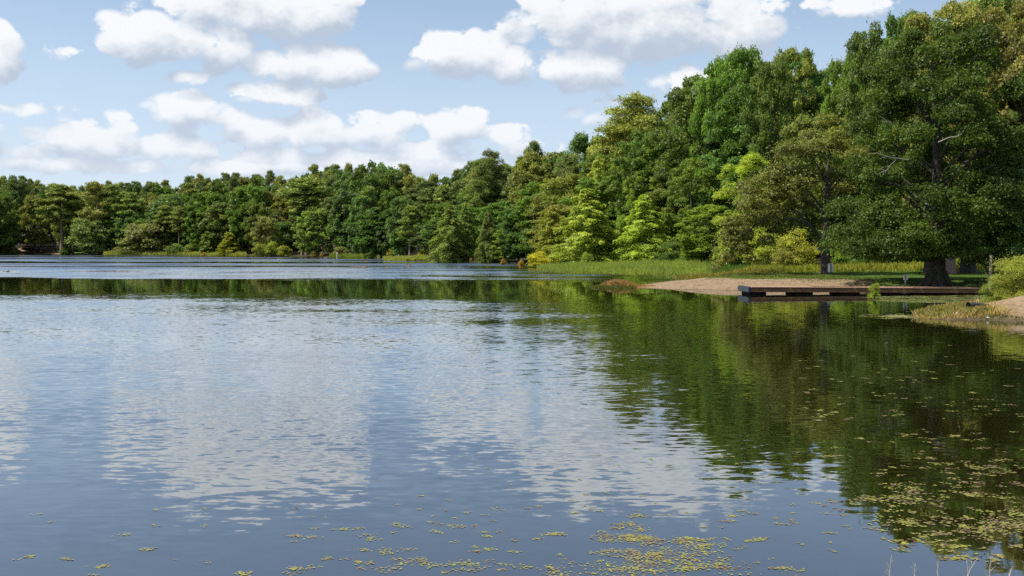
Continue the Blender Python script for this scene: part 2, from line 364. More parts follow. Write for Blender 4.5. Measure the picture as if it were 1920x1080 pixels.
def build_water():
    xs = np.array([-2500, -400, 0, 400, 2500.]); ys = np.array([-500, 0, 100, 420., 3300])
    # one sheet over the lake basin only; the land stands above it
    v = np.array([(-420, -60, 0), (140, -60, 0), (140, 420, 0), (-420, 420, 0)]); me = np_mesh('lake_water', v, np.array([(0, 1, 2, 3)]))
    m, nt, N, L = mat_new('lake_water')
    geo = N('ShaderNodeNewGeometry'); sp = N('ShaderNodeSeparateXYZ'); L(geo.outputs['Position'], sp.inputs[0])
    def mth(op, a, b=None, c=None):
        n = N('ShaderNodeMath'); n.operation = op
        for i, q in enumerate((a, b, c)):
            if q is None: continue
            if isinstance(q, (int, float)): n.inputs[i].default_value = q
            else: L(q, n.inputs[i])
        return n.outputs[0]
    def noise(sx, sy, sc, det=2.0, off=0.0):
        mp = N('ShaderNodeMapping'); L(geo.outputs['Position'], mp.inputs[0]); mp.inputs['Scale'].default_value = (sx, sy, 1); mp.inputs['Location'].default_value = (off, off * 1.7, off * .3)
        n = N('ShaderNodeTexNoise'); L(mp.outputs[0], n.inputs['Vector']); n.inputs['Scale'].default_value = sc; n.inputs['Detail'].default_value = det; n.inputs['Roughness'].default_value = .5
        return n
    # wind: ruffled and calm lanes, by distance across the lake, with ragged edges
    nz = noise(.012, .05, 1.0, 3)
    wob = mth('MULTIPLY_ADD', nz.outputs['Fac'], 22.0, -11.0)
    slope = mth('MULTIPLY_ADD', sp.outputs['X'], 0.14, sp.outputs['Y'])
    wsc = mth('MULTIPLY', wob, mth('MINIMUM', mth('MULTIPLY', sp.outputs['Y'], 1 / 90.), 1.3))
    rag = noise(.22, .5, 1.0, 3, 2.2)
    yy = mth('ADD', mth('MULTIPLY_ADD', rag.outputs['Fac'], 9.0, -4.5), mth('ADD', slope, wsc))
    fc = N('ShaderNodeValToRGB'); fc.color_ramp.interpolation = 'EASE'
    L(mth('MULTIPLY', yy, 1 / 200.), fc.inputs[0])
    els = fc.color_ramp.elements
    pts = [(0, .02), (8.0, .06), (11.5, .22), (16, .36), (24, .42), (38, .45), (46, .5), (54, .16), (58, .05), (78, .05), (83, .8), (120, .85), (135, .2), (200, .22)]
    els[0].position = 0; els[0].color = (pts[0][1],) * 3 + (1,); els[1].position = 1; els[1].color = (pts[-1][1],) * 3 + (1,)
    for d, a in pts[1:-1]:
        e = els.new(d / 200.); e.color = (a, a, a, 1)   # slopes may exceed 1
    # far lanes: alternating streaks
    st = noise(.004, .055, 1.0, 2, 3.1)
    str_ = N('ShaderNodeMapRange'); str_.interpolation_type = 'SMOOTHSTEP'; L(st.outputs['Fac'], str_.inputs['Value']); str_.inputs['From Min'].default_value = .44; str_.inputs['From Max'].default_value = .54
    farm = N('ShaderNodeMapRange'); L(sp.outputs['Y'], farm.inputs['Value']); farm.inputs['From Min'].default_value = 115; farm.inputs['From Max'].default_value = 140
    amp = mth('ADD', fc.outputs[0], mth('MULTIPLY', mth('MULTIPLY', farm.outputs[0], str_.outputs[0]), 1.3))
    # sheltered water under the right-hand shore
    shel = N('ShaderNodeMapRange'); shel.interpolation_type = 'SMOOTHSTEP'; L(mth('MULTIPLY_ADD', wob, .25, mth('MULTIPLY_ADD', sp.outputs['Y'], -.13, sp.outputs['X'])), shel.inputs['Value'])
    shel.inputs['From Min'].default_value = -2.5; shel.inputs['From Max'].default_value = 5.0; shel.inputs['To Min'].default_value = 1.0; shel.inputs['To Max'].default_value = .30
    amp = mth('MULTIPLY', amp, shel.outputs[0])
    gust = noise(.10, .22, 1.0, 2, 8.8)
    gm = N('ShaderNodeMapRange'); L(gust.outputs['Fac'], gm.inputs['Value']); gm.inputs['From Min'].default_value = .3; gm.inputs['From Max'].default_value = .7; gm.inputs['To Min'].default_value = .55; gm.inputs['To Max'].default_value = 1.45
    amp = mth('MULTIPLY', amp, gm.outputs[0]); bias = mth('MULTIPLY', mth('MULTIPLY', amp, amp), -.11)
    nsmall = noise(4.2, 10.5, 1.0, 2.0); nbig = noise(1.3, 4.0, 1.0, 1.5, 5.5)
    def cen(n, k):
        v = N('ShaderNodeVectorMath'); v.operation = 'MULTIPLY_ADD'; L(n.outputs['Color'], v.inputs[0]); v.inputs[1].default_value = (k * .7, k, 0); v.inputs[2].default_value = (-.5 * k * .7, -.5 * k, 0); return v.outputs[0]
    va = N('ShaderNodeVectorMath'); va.operation = 'ADD'; L(cen(nsmall, .34), va.inputs[0]); L(cen(nbig, .17), va.inputs[1])
    vs = N('ShaderNodeVectorMath'); vs.operation = 'SCALE'; L(va.outputs[0], vs.inputs[0]); L(amp, vs.inputs['Scale'])
    vz = N('ShaderNodeVectorMath'); vz.operation = 'ADD'; L(vs.outputs[0], vz.inputs[0]); cz = N('ShaderNodeCombineXYZ'); L(bias, cz.inputs[1]); cz.inputs[2].default_value = 1.0; L(cz.outputs[0], vz.inputs[1])   # mean tilt added towards the near shore, brightening the sky reflection on ruffled water
    vn = N('ShaderNodeVectorMath'); vn.operation = 'NORMALIZE'; L(vz.outputs[0], vn.inputs[0])
    fr = N('ShaderNodeFresnel'); fr.inputs['IOR'].default_value = 1.45; L(vn.outputs[0], fr.inputs['Normal'])
    gl_ = N('ShaderNodeBsdfGlossy'); gl_.inputs['Roughness'].default_value = .02; gl_.inputs['Color'].default_value = (.92, .965, 1.0, 1); L(vn.outputs[0], gl_.inputs['Normal'])
    df = N('ShaderNodeBsdfDiffuse'); df.inputs['Color'].default_value = (.011, .010, .002, 1)
    mx = N('ShaderNodeMixShader'); L(mth('POWER', fr.outputs[0], .55), mx.inputs[0]); L(df.outputs[0], mx.inputs[1]); L(gl_.outputs[0], mx.inputs[2])
    o = N('ShaderNodeOutputMaterial'); L(mx.outputs[0], o.inputs['Surface'])
    tag(link('lake_water', me, mat=m), kind='structure')
build_water()

# ------------------------------------------------------------------ tree generators
def unit(v): return v / np.maximum(np.linalg.norm(v, axis=1, keepdims=True), 1e-9)

def leaf_mesh(name, c, nrm, size, var, asp=.55, tri=False, axis_hint=None):
    """one small face per leaf: c centres, nrm normals, size half length"""
    n = len(c)
    h = rng.normal(size=(n, 3)) if axis_hint is None else axis_hint + rng.normal(size=(n, 3)) * .35
    u = unit(h - nrm * np.sum(h * nrm, 1, keepdims=True)); w = np.cross(nrm, u)
    s = size[:, None]
    if tri:
        v = np.stack([c - u * s * .8 - w * s * asp, c - u * s * .8 + w * s * asp, c + u * s * 1.2], 1)
        f = np.arange(n * 3).reshape(n, 3)
    else:
        v = np.stack([c - u * s, c + w * s * asp - u * s * .1, c + u * s, c - w * s * asp - u * s * .1], 1)
        f = np.arange(n * 4).reshape(n, 4)
    return np_mesh(name, v.reshape(-1, 3), f, var)

def clump_leaves(cl, cr, n_leaf, leaf, flat=.75, center=None, upbias=.22, scatter=.16, outn=.75, droop=0.0):
    """leaves on the shells of clumps; cl (k,3) centres, cr (k,) radii"""
    k = len(cl); w = cr ** 2; cnt = np.maximum(8, (n_leaf * w / w.sum()).astype(int)); idx = np.repeat(np.arange(k), cnt); n = len(idx)
    d = unit(rng.normal(size=(n, 3))); d[:, 2] = np.where(d[:, 2] < -.35, -d[:, 2] * rng.random(n), d[:, 2]); d = unit(d)
    # lumpy shell
    lump = 1 + .22 * np.sin(d[:, 0] * 5 + idx) * np.sin(d[:, 1] * 5 + idx * 1.7) + .12 * np.sin(d[:, 2] * 9 + idx * .6)
    r = cr[idx] * lump * (1 - np.abs(rng.normal(size=n)) * .22 + (rng.random(n) < .12) * rng.random(n) * scatter * 3)
    p = cl[idx] + d * r[:, None] * np.array([1, 1, flat])
    if droop: p[:, 2] -= droop * rng.random(n) * cr[idx]
    out = d * outn
    nr = unit(out + np.array([0, 0, upbias]) + rng.normal(size=(n, 3)) * .7)
    cvar = rng.random(k)
    var = np.clip(cvar[idx] * .45 + rng.random(n) * .55, 0, 1)
    size = leaf * (.65 + .7 * rng.random(n))
    return p, nr, size, var, idx

def crown_points(n, H, R, cb, prof, fill=.45):
    """clump centres through the crown's volume, more of them near its surface"""
    t = rng.random(n * 3); keep = rng.random(n * 3) < (.25 + prof(t)); t = t[keep][:n]
    n = len(t); a = np.arange(n) * 2.39996 + rng.normal(size=n) * .5
    rf = np.where(rng.random(n) < fill, .3 + .4 * rng.random(n), .72 + .25 * rng.random(n))
    r = R * prof(t) * rf
    z = H * (cb + (1 - cb) * t)
    return np.stack([np.cos(a) * r, np.sin(a) * r, z], 1), t

def limbs_to(tb, pts, H, tr, start=.25, n=14, sides=5, bend=.2):
    sel = rng.permutation(len(pts))[:n]
    for i in sel:
        e = Vector(pts[i]); h0 = max(.08 * H, min(e.z * .8 - .12 * math.hypot(e.x, e.y) * 2, H * .8)); h0 = max(h0, start * H * .8)
        if e.z < h0 + .2: h0 = max(.1 * H, e.z - .3)
        rr = tr * (1 - h0 / H) * .5 + .02
        s = Vector((0, 0, h0)); mid = s.lerp(e, .5) + Vector((rng.normal() * .3, rng.normal() * .3, bend * (e - s).length * .5))
        tb.add([s, s.lerp(mid, .6) + Vector((0, 0, -.05)), mid, e], [rr, rr * .8, rr * .55, rr * .2], sides)

def trunk_tube(tb, H, tr, top=.92, lean=.02, flare=1.5, sides=9, seed=0):
    k = 9; pts = []; rad = []
    for i in range(k):
        t = i / (k - 1) * top
        pts.append((math.sin(t * 5 + seed) * lean * H * t, math.cos(t * 4 + seed * 2) * lean * H * t, H * t - (.4 if i == 0 else 0)))
        rad.append(tr * (1 - t) ** .75 * (1 + (flare - 1) * math.exp(-t * H / (tr * 2.2))) + .02)
    tb.add(pts, rad, sides)

def gen_broad(nm, H, R, cb, nc, cr, nl, leaf, tri=False, trunk=.28, flat=.98, top=1.0, seed=0, asp=.6, nlimb=16, fill=.4, low=.55):
    prof = lambda t: np.clip(np.sin(np.pi * np.clip(t * .71 + .15 + (low - .55) * .3 * (1 - t), 0, 1)) ** .62, .12, 1) * np.where(t > .92, 1 - (t - .92) * 3.0, 1)
    cl, t = crown_points(nc, H * .97, R, cb, prof, fill)
    cl[:, :2] += rng.normal(size=(len(cl), 2)) * R * .06
    crr = cr * (.55 + .75 * rng.random(len(cl))) * (1 - .2 * t)
    p, nr, s, var, _ = clump_leaves(cl, crr, nl, leaf, flat)
    crown = leaf_mesh(nm + '_crown', p, nr, s, var, asp, tri)
    tb = Tubes(); trunk_tube(tb, H, trunk, .85, .02, 1.6, 8, seed); limbs_to(tb, cl, H, trunk, cb, nlimb)
    return tb.mesh(nm + '_trunk'), crown, H, R

def gen_pine(nm, H, R, cb, nb, nl, leaf, trunk=.22, seed=0, dense=1.0, tri=True, rnd=.6):
    tb = Tubes(); trunk_tube(tb, H, trunk, .97, .012, 1.35, 7, seed)
    cl = []; cr = []
    for i in range(nb):
        t = rng.random() ** .85
        a = i * 2.39996 + rng.normal() * .4
        pr = (math.sin(math.pi * min(1, .2 + .8 * t)) ** rnd) * (1 - .35 * t) + .12
        Ln = R * pr * (.65 + .4 * rng.random())
        z0 = H * (cb + (1 - cb) * t * .97); rise = (.05 + .45 * t) * Ln
        s = Vector((0, 0, z0)); e = Vector((math.cos(a) * Ln, math.sin(a) * Ln, min(z0 + rise, H)))
        if i % 2 == 0: tb.add([s, s.lerp(e, .5) + Vector((0, 0, -.06 * Ln)), e], [.06, .045, .015], 4)
        k = max(2, int(Ln * 1.25 * dense))
        for j in range(k):
            f = .42 + .58 * (j + rng.random() * .8) / k
            q = s.lerp(e, min(f, 1)) + Vector((rng.normal() * .3, rng.normal() * .3, rng.normal() * .18 + .1))
            cl.append(tuple(q)); cr.append(.42 + .42 * rng.random() + .12 * Ln / R)
    for i in range(9):                                          # the leader and its upper whorls
        f = i / 8; a = i * 2.4; q = .12 + .95 * (1 - f); cl.append((math.cos(a) * q, math.sin(a) * q, H * (.86 + .135 * f))); cr.append(.62 - .22 * f)
    cl = np.array(cl); cr = np.array(cr) * R / 3.6
    p, nr, s, var, idx = clump_leaves(cl, cr, nl, leaf, .9, upbias=.35, scatter=.25)
    crown = leaf_mesh(nm + '_crown', p, unit(rng.normal(size=p.shape) + np.array([0, 0, .5])), s, var, .30, tri, axis_hint=unit(p - cl[idx] + 1e-6) * .8 + np.array([0, 0, .4]))
    return tb.mesh(nm + '_trunk'), crown, H, R

def gen_cypress(nm, H, R, nb, nl, leaf, cb=.04, trunk=.22, seed=0, droop=.22, tri=False, power=.62, tops=1, rise=.25):
    tb = Tubes(); trunk_tube(tb, H, trunk, .98, .008, 1.9, 7, seed)
    P = []; NR = []; S = []; V = []
    per = nl // nb
    for i in range(nb):
        t = (i + rng.random()) / nb; t = t ** 1.25
        a = i * 2.39996 + rng.normal() * .5
        Ln = R * ((1 - t) ** power * .92 + .08) * (.62 + .5 * rng.random()) * (1 if t > .12 else .75 + 2 * t)
        z0 = H * (cb + (1 - cb) * t * .985)
        n = max(20, int(per * (.25 + 1.5 * Ln / R)))
        f = rng.random(n) ** .6 * 1.02
        ca, sa = math.cos(a), math.sin(a)
        wdt = .30 * Ln * np.sin(np.pi * np.clip(f * .8 + .2, 0, 1)) + .12
        lat = rng.normal(size=n) * wdt * .55
        arc = rise * Ln * f * (1 - .55 * f) - droop * Ln * f ** 2.2
        hang = -np.abs(rng.normal(size=n)) * (.10 + .16 * Ln / R) * (.5 + np.abs(lat) / (wdt + .01))
        z = z0 + arc + hang + .05
        x = ca * f * Ln - sa * lat; y = sa * f * Ln + ca * lat
        P.append(np.stack([x, y, z], 1))
        dirn = np.array([ca, sa, 0.])
        NR.append(unit(np.array([0, 0, .8]) + dirn * .35 + rng.normal(size=(n, 3)) * .5))
        S.append(leaf * (.6 + .8 * rng.random(n))); cv = rng.random()
        V.append(np.clip(cv * .4 + rng.random(n) * .35 + f * .28, 0, 1))
        if i % 2 == 0:
            q = lambda ff: (ca * ff * Ln, sa * ff * Ln, z0 + rise * Ln * ff * (1 - .55 * ff) - droop * Ln * ff ** 2.2)
            tb.add([(0, 0, z0 - .05), q(.4), q(.92)], [.05, .035, .01], 4)
    p = np.concatenate(P); nr = np.concatenate(NR); s = np.concatenate(S); v = np.concatenate(V)
    crown = leaf_mesh(nm + '_crown', p, nr, s, v, .4, tri)
    return tb.mesh(nm + '_trunk'), crown, H, R

def gen_shrub(nm, H, R, nc, cr, nl, leaf, asp=.5, tri=False, upb=.4, up=1.0):
    prof = lambda t: np.clip(np.cos((t - .25) * 1.5) ** up, .2, 1)
    cl, t = crown_points(nc, H * .93, R * .85, .08, prof, .5)
    crr = cr * (.6 + .7 * rng.random(len(cl)))
    p, nr, s, var, _ = clump_leaves(cl, crr, nl, leaf, .85, upbias=upb, scatter=.4)
    p[:, 2] = np.maximum(p[:, 2], .02)
    crown = leaf_mesh(nm + '_crown', p, nr, s, var, asp, tri)
    tb = Tubes()
    for i in range(min(12, len(cl))):
        e = Vector(cl[i]); b = Vector((rng.normal() * .12 * R, rng.normal() * .12 * R, -.15))
        tb.add([b, b.lerp(e, .5) + Vector((0, 0, .1 * H)), e], [.035 * H / 3, .025 * H / 3, .008], 5)
    return tb.mesh(nm + '_stem'), crown, H, R

PR = {}
for i in range(4): PR.setdefault('pineF', []).append(gen_pine('pine_far', 22, 3.6 + .3 * i, (.50, .42, .55, .36)[i], 46 + 4 * i, 15000, .30, trunk=.32, seed=i))
for i in range(7): PR.setdefault('broadF', []).append(gen_broad('broad_far', 16, 4.4 + .3 * i, (.08, .12, .05, .15, .1, .2, .04)[i], 120 + 10 * i, (1.05, 1.2, .95, 1.1, 1.3, 1.0, .9)[i], 21000, .25, tri=True, seed=i, fill=.25 + .05 * i, low=.3 + .1 * i))
for i in range(2): PR.setdefault('cypF', []).append(gen_cypress('cypress_far', 10, 3.6, 90, 15000, .22, seed=i, tri=True))
for i in range(2): PR.setdefault('willowF', []).append(gen_shrub('willow_far', 9, 4.6, 90, .85, 13000, .22, tri=True, up=.7))
for i in range(3): PR.setdefault('pineM', []).append(gen_pine('pine_mid', 22, 4.0, (.35, .45, .30)[i], 62, 48000, .17, seed=i + 5, dense=1.2))
for i in range(5): PR.setdefault('broadM', []).append(gen_broad('broad_mid', 20, 5.2, (.06, .1, .05, .08, .12)[i], (150, 120, 170, 135, 110)[i], (1.0, 1.2, .92, 1.1, 1.25)[i], 56000, .145, seed=i + 3, tri=(i > 1)))
for i in range(3): PR.setdefault('cypM', []).append(gen_cypress('cypress_mid', 10, 4.2, 120, 42000, .115, seed=i + 2, droop=(.32, .18, .25)[i], tri=True))
for i in range(3): PR.setdefault('shrubM', []).append(gen_shrub('shrub_mid', 4, 2.4, 42, .62, 13000, .085))
for i in range(2): PR.setdefault('shrubF', []).append(gen_shrub('shrub_far', 4, 3.0, 32, .75, 5000, .15, tri=True))

cnt = {}
def place(sp, x, ytop, d, wpx, tint, label, cat='tree', group=None, name=None, var=None, base=None, rz=None, z0=None):
    X = X_at(x, d); zb = tz(X, d) if z0 is None else z0
    zt = z_at(ytop, d); Hh = max(zt - zb, .5); W = wpx / F * d
    pool = PR[sp]; k = cnt.get(sp, 0) if var is None else var; cnt[sp] = cnt.get(sp, 0) + 1
    tr, cr, H0, R0 = pool[k % len(pool)]
    nm = name or {'p': 'pine_tree', 'b': 'broadleaf_tree', 'c': 'cypress_tree', 'w': 'willow_tree', 's': 'shrub'}[sp[0]]
    e = empty(nm, (X, d, zb), rng.random() * 6.28 if rz is None else rz)
    e.scale = (W / (2 * R0), W / (2 * R0), Hh / H0)
    shr = sp.startswith('shrub') or sp.startswith('bush')
    t = link('stem' if shr else 'trunk', tr, e, M_BARKP if sp[0] == 'p' else M_BARK)
    c = link('foliage' if shr else 'crown', cr, e, {'p': M_NEEDLE, 'c': M_FEATHER}.get(sp[0], M_LEAF))
    j = 1 + rng.normal(size=3) * .05
    k = 1.78 if d > 165 else 2.1; c.color = (tint[0] * j[0] * k * 1.02, tint[1] * j[1] * k, tint[2] * j[2] * k * .85, 1)
    tag(e, label, cat, group)
    return e

# tints: albedo of the foliage
PINE = (.076, .108, .042); PINEL = (.122, .152, .046); OAK = (.060, .090, .026); GUM = (.068, .108, .026); BLUE = (.066, .112, .046); YEL = (.145, .165, .032)
CYP = (.150, .185, .044); CYPD = (.105, .138, .045); OLIVE = (.104, .118, .040); GREY = (.112, .132, .062); LIME = (.125, .175, .036); ORANGE = (.17, .125, .03); BRONZE = (.120, .120, .044); DARK = (.045, .080, .024)

# ------------------------------------------------------------------ forest behind (rows that fill the wood up to its skyline)
SKY = [(-300, 322), (-60, 326), (0, 328), (50, 330), (130, 342), (165, 347), (200, 337), (290, 337), (350, 331), (450, 321), (500, 319), (545, 338), (560, 322), (590, 307), (660, 300), (720, 300), (780, 311),
  (828, 331), (850, 318), (870, 311), (920, 289), (960, 297), (1000, 272), (1040, 270), (1075, 264), (1100, 243), (1150, 205), (1190, 186), (1250, 190), (1290, 167), (1340, 112), (1400, 98), (1440, 108), (1485, 92),
  (1525, 112), (1545, 122), (1600, 78), (1640, 52), (1680, 40), (1712, 18), (1760, 20), (1810, 2), (1860, -20), (1950, -60), (2200, -60)]
SKX = [a for a, b in SKY]; SKYY = [b for a, b in SKY]
SDX = [-400, 0, 200, 460, 620, 720, 820, 930, 1000, 1040, 1330, 1450, 1900, 2300]; SDD = [340, 328, 309, 276, 245, 215, 182, 172, 150, 130, 124, 104, 98, 96]
def skyl(x): return float(np.interp(x, SKX, SKYY))
def shd(x): return float(np.interp(x, SDX, SDD))

MARKS = [(-48, 'the cut-off oak'), (75, 'the far house'), (166, 'the pale grey-green willow'), (274, 'the large round willow'), (335, 'the gap right of that willow'), (390, 'the dark orange-tipped cypress'), (429, 'the yellow orange-tipped cypress'),
  (505, 'the yellow waterside bushes'), (575, 'the broad layered pine'), (632, 'the white marker post'), (690, 'the middle grass strip'), (760, 'the grassy headland'), (842, 'the large dark olive cypress'), (915, 'the slim grey-green cypress'), (972, 'the cove mouth'), (1010, 'the orange-yellow water bush'),
  (1100, 'the big drooping cypress'), (1160, 'the golden cypresses'), (1208, 'the bright yellow cypress'), (1300, 'the large domed oak'), (1388, 'the tall round-topped tree'), (1487, 'the open-topped tree'), (1549, 'the bronze oak trunk'), (1625, 'the ragged-outlined tree'), (1697, 'the small sign'), (1757, 'the great trunk'), (1815, 'the rearmost dark trunk'), (1857, 'the wooden post'), (1905, 'the cedar')]
def fill_label(kind, x, row):
    mx, mk = min(MARKS, key=lambda q: abs(q[0] - x)); side = 'straight' if abs(x - mx) < 12 else ('left' if x < mx else 'right')
    w = {'back': 'on the skyline %s above %s', 'third': 'just below the skyline %s above %s', 'second': 'halfway down the wood %s behind %s', 'front': 'low in the wood %s behind %s'}[row]
    return ('tall ' if row == 'back' else '') + kind + ' ' + w % (side, mk)
def filler():
    rows = [(62, 'back'), (44, 'third'), (28, 'second'), (13, 'front')]
    for off, nm in rows:
        x = -120.0 + rng.random() * 20
        while x < 2020:
            d = shd(x) + off * (1.0 if x < 1000 else .62) + rng.normal() * 2
            sc = 200 / d
            left = x < 1010
            drop = {'back': 0, 'third': 16, 'second': 42, 'front': 78}[nm] * sc * (1 if left else .9)
            y = skyl(x) + drop + abs(rng.normal()) * 14 * sc + (2 if nm == 'back' else 0)
            pine = rng.random() < ({'back': .9, 'third': .75, 'second': .5, 'front': .35}[nm] if left else (.35 if x < 1300 else .12) * (1.2 if nm in ('back', 'third') else .5))
            w = (rng.uniform(50, 72) if pine else rng.uniform(74, 108)) * sc
            step = w * .52
            skip = (nm in ('front', 'second') and 22 < x < 118) or (nm == 'front' and 1440 < x < 1560) or (x > 1900 and nm in ('third', 'front'))
            if not skip:
                far = d > 165
                if pine:
                    side = 'far' if left else 'right'
                    place('pineF' if far else 'pineM', x, y, d, w, PINE if rng.random() < .65 else PINEL,
                          fill_label('pine', x, nm), 'tree',
                          'pines in the far wood' if left else 'pines in the wood behind the right shore')
                else:
                    tint = [OAK, GUM, BLUE, DARK, GUM, OLIVE][rng.integers(0, 6)]
                    place('broadF' if far else 'broadM', x, y, d, w, tint,
                          fill_label({OAK: 'green tree', GUM: 'fresh green tree', BLUE: 'cool green tree', DARK: 'deep green tree', OLIVE: 'olive tree'}[tint], x, nm), 'tree',
                          'broadleaf trees in the far wood' if left else 'broadleaf trees in the wood behind the right shore')
            x += step * rng.uniform(.85, 1.2)
filler()

# ------------------------------------------------------------------ trees one can single out, left to right
T = [
 # far left shore
 ('broadF', -2, 356, 322, 62, OAK, 'broad grey-green oak at the far left edge of the far shore'),
 ('broadF', -48, 352, 322, 95, OAK, 'oak mostly cut off by the left edge of the picture'),
 ('broadF', 66, 366, 341, 56, OLIVE, 'olive oak shading the far house beside its small dock'),
 ('pineF', 116, 350, 322, 74, PINEL, 'light green pine with bare pale trunk right of the far house'),
 ('pineF', 137, 368, 326, 56, PINEL, 'shorter light green pine leaning against its taller neighbour by the far house'),
 ('willowF', 166, 410, 311, 62, GREY, 'pale grey-green willow at the water between far house and grass strip'),
 ('pineF', 184, 344, 318, 60, PINEL, 'light-topped pine with long bare trunk above the pale willow'),
 ('pineF', 212, 349, 320, 52, PINEL, 'second light-topped pine right of the pale willow'),
 ('pineF', 246, 364, 318, 56, PINEL, 'bare-trunked pine standing left behind the large round willow'),
 ('willowF', 274, 418, 305, 84, GREY, 'large round grey willow on the far grass strip'),
 ('broadF', 318, 368, 312, 62, BLUE, 'bluish tree right behind the large round willow'),
 ('broadF', 385, 358, 302, 62, GUM, 'bright rounded tree in the middle of the far left wood'),
 ('cypF', 390, 434, 290, 34, CYPD, 'small dark cypress with orange tip on the far shore'),
 ('cypF', 429, 436, 283, 46, (.16, .17, .03), 'small yellow-green cypress with orange crown on the far shore'),
 ('broadF', 418, 380, 294, 66, OAK, 'oak behind the two small orange-tipped cypresses'),
 ('broadF', 500, 407, 268, 44, GREY, 'slim pale tree above the yellow waterside bushes'),
 ('broadF', 468, 350, 290, 70, GUM, 'tall rounded tree left above the slim pale tree'),
 ('pineF', 575, 338, 262, 92, PINEL, 'broad layered pine at the water with foliage to the ground'),
 ('broadF', 592, 392, 252, 70, PINEL, 'low spreading tree at the foot of the broad layered pine'),
 ('broadF', 652, 356, 246, 54, BLUE, 'blue-green tree with pointed top in front of the dark pine hill'),
 ('pineF', 690, 352, 240, 48, PINEL, 'yellowish pine in front of the dark pine hill'),
 ('broadF', 722, 420, 224, 30, BLUE, 'small layered blue-green tree at the foot of the dark pine hill'),
 ('broadF', 756, 368, 218, 50, BLUE, 'slender blue-green tree right of the dark pine hill'),
 ('broadF', 50, 372, 378, 80, DARK, 'dark tree left behind the far house'),
 ('broadF', 88, 368, 380, 80, DARK, 'dark tree straight behind the far house'),
 ('broadF', 120, 372, 376, 80, DARK, 'dark tree right behind the far house'),
 # cypresses and trees in the middle
 ('cypM', 842, 383, 173, 78, CYPD, 'large dark olive cypress with foliage down to the water'),
 ('cypM', 872, 386, 176, 60, CYPD, 'dark cypress crowding the right side of the large olive one'),
 ('cypM', 880, 380, 181, 34, LIME, 'bright lime tree top peeping out between the dark cypresses'),
 ('cypM', 915, 394, 168.5, 50, (.10, .12, .045), 'slim grey-green cypress standing in the water'),
 ('broadM', 945, 430, 167, 44, LIME, 'bright green small tree right of the slim cypress'),
 ('pineM', 922, 287, 205, 66, PINE, 'tall pine with two bare trunks above the slim cypress'),
 ('pineM', 900, 302, 200, 50, PINEL, 'tall pine just left of the twin-trunk pine'),
 ('broadM', 972, 392, 166, 62, BLUE, 'deep green tree overhanging the cove behind the orange bush'),
 ('broadM', 1000, 352, 172, 60, OAK, 'dark tree between the tall pines and the bright cypresses'),
 ('pineM', 1001, 271, 178, 54, PINE, 'pine with narrow pointed top on the rising skyline'),
 ('broadM', 1065, 292, 158, 66, BLUE, 'rounded blue-green tree behind the tall golden cypress'),
 ('cypM', 1035, 388, 132, 72, (.12, .15, .028), 'yellow-green cypress left of the big drooping cypress'),
 ('cypM', 1100, 352, 126, 138, CYP, 'big drooping yellow-green cypress beside the reed bed'),
 ('cypM', 1122, 292, 140, 94, (.165, .175, .042), 'tall golden cypress rising behind the big drooping one'),
 ('cypM', 1155, 283, 144, 50, (.155, .18, .042), 'narrow golden cypress touching the tall golden one'),
 ('broadM', 1180, 340, 134, 44, LIME, 'bright green tree between the two front cypresses'),
 ('cypM', 1208, 364, 123, 116, (.165, .20, .042), 'bright yellow cypress with conical top right of the big drooping one'),
 ('pineM', 1188, 184, 150, 132, PINEL, 'large spreading pine standing highest on the left of the right wood'),
 ('broadM', 1240, 250, 136, 90, GUM, 'rounded tree under the large spreading pine'),
 ('broadM', 1300, 165, 132, 128, OAK, 'large domed oak with bare pale branches in mid-slope'),
 ('broadM', 1296, 300, 122, 90, GUM, 'shaded tree below the large domed oak'),
 ('broadM', 1388, 96, 124, 112, GUM, 'tall tree with rounded top highest left of the sky notch'),
 ('broadM', 1340, 118, 128, 76, GUM, 'tall narrow tree just right of the domed oak'),
 ('broadM', 1487, 90, 120, 84, OLIVE, 'tall open-topped tree beside the notch in the skyline'),
 ('broadM', 1440, 118, 116, 84, OAK, 'dense green tree left of the open-topped tree'),
 ('broadM', 1330, 385, 112, 100, (.10, .135, .026), 'yellow-green tree overhanging the reed bed'),
 ('broadM', 1400, 290, 102, 100, (.155, .185, .036), 'bright yellow-green rounded tree behind the bronze oak'),
 ('broadM', 1505, 225, 104, 120, OLIVE, 'pale olive tree with bare twigs behind the bronze oak'),
 ('broadM', 1570, 115, 112, 66, GUM, 'thin-topped tree just right of the sky notch'),
 ('broadM', 1625, 60, 102, 96, OAK, 'tall tree with ragged outline left above the great shade tree'),
 ('broadM', 1690, 26, 98, 100, OAK, 'tall ragged tree directly above the great shade tree'),
 ('pineM', 1836, -14, 104, 76, PINEL, 'pine whose needle tufts meet the top edge of the picture'),
]
for (sp, x, y, d, w, tint, lab) in T: place(sp, x, y, d, var=5 if 'shading the far house' in lab else None, wpx=w * 1.15 if sp[0] in 'bp' else w * 1.22, tint=tint, label=lab)

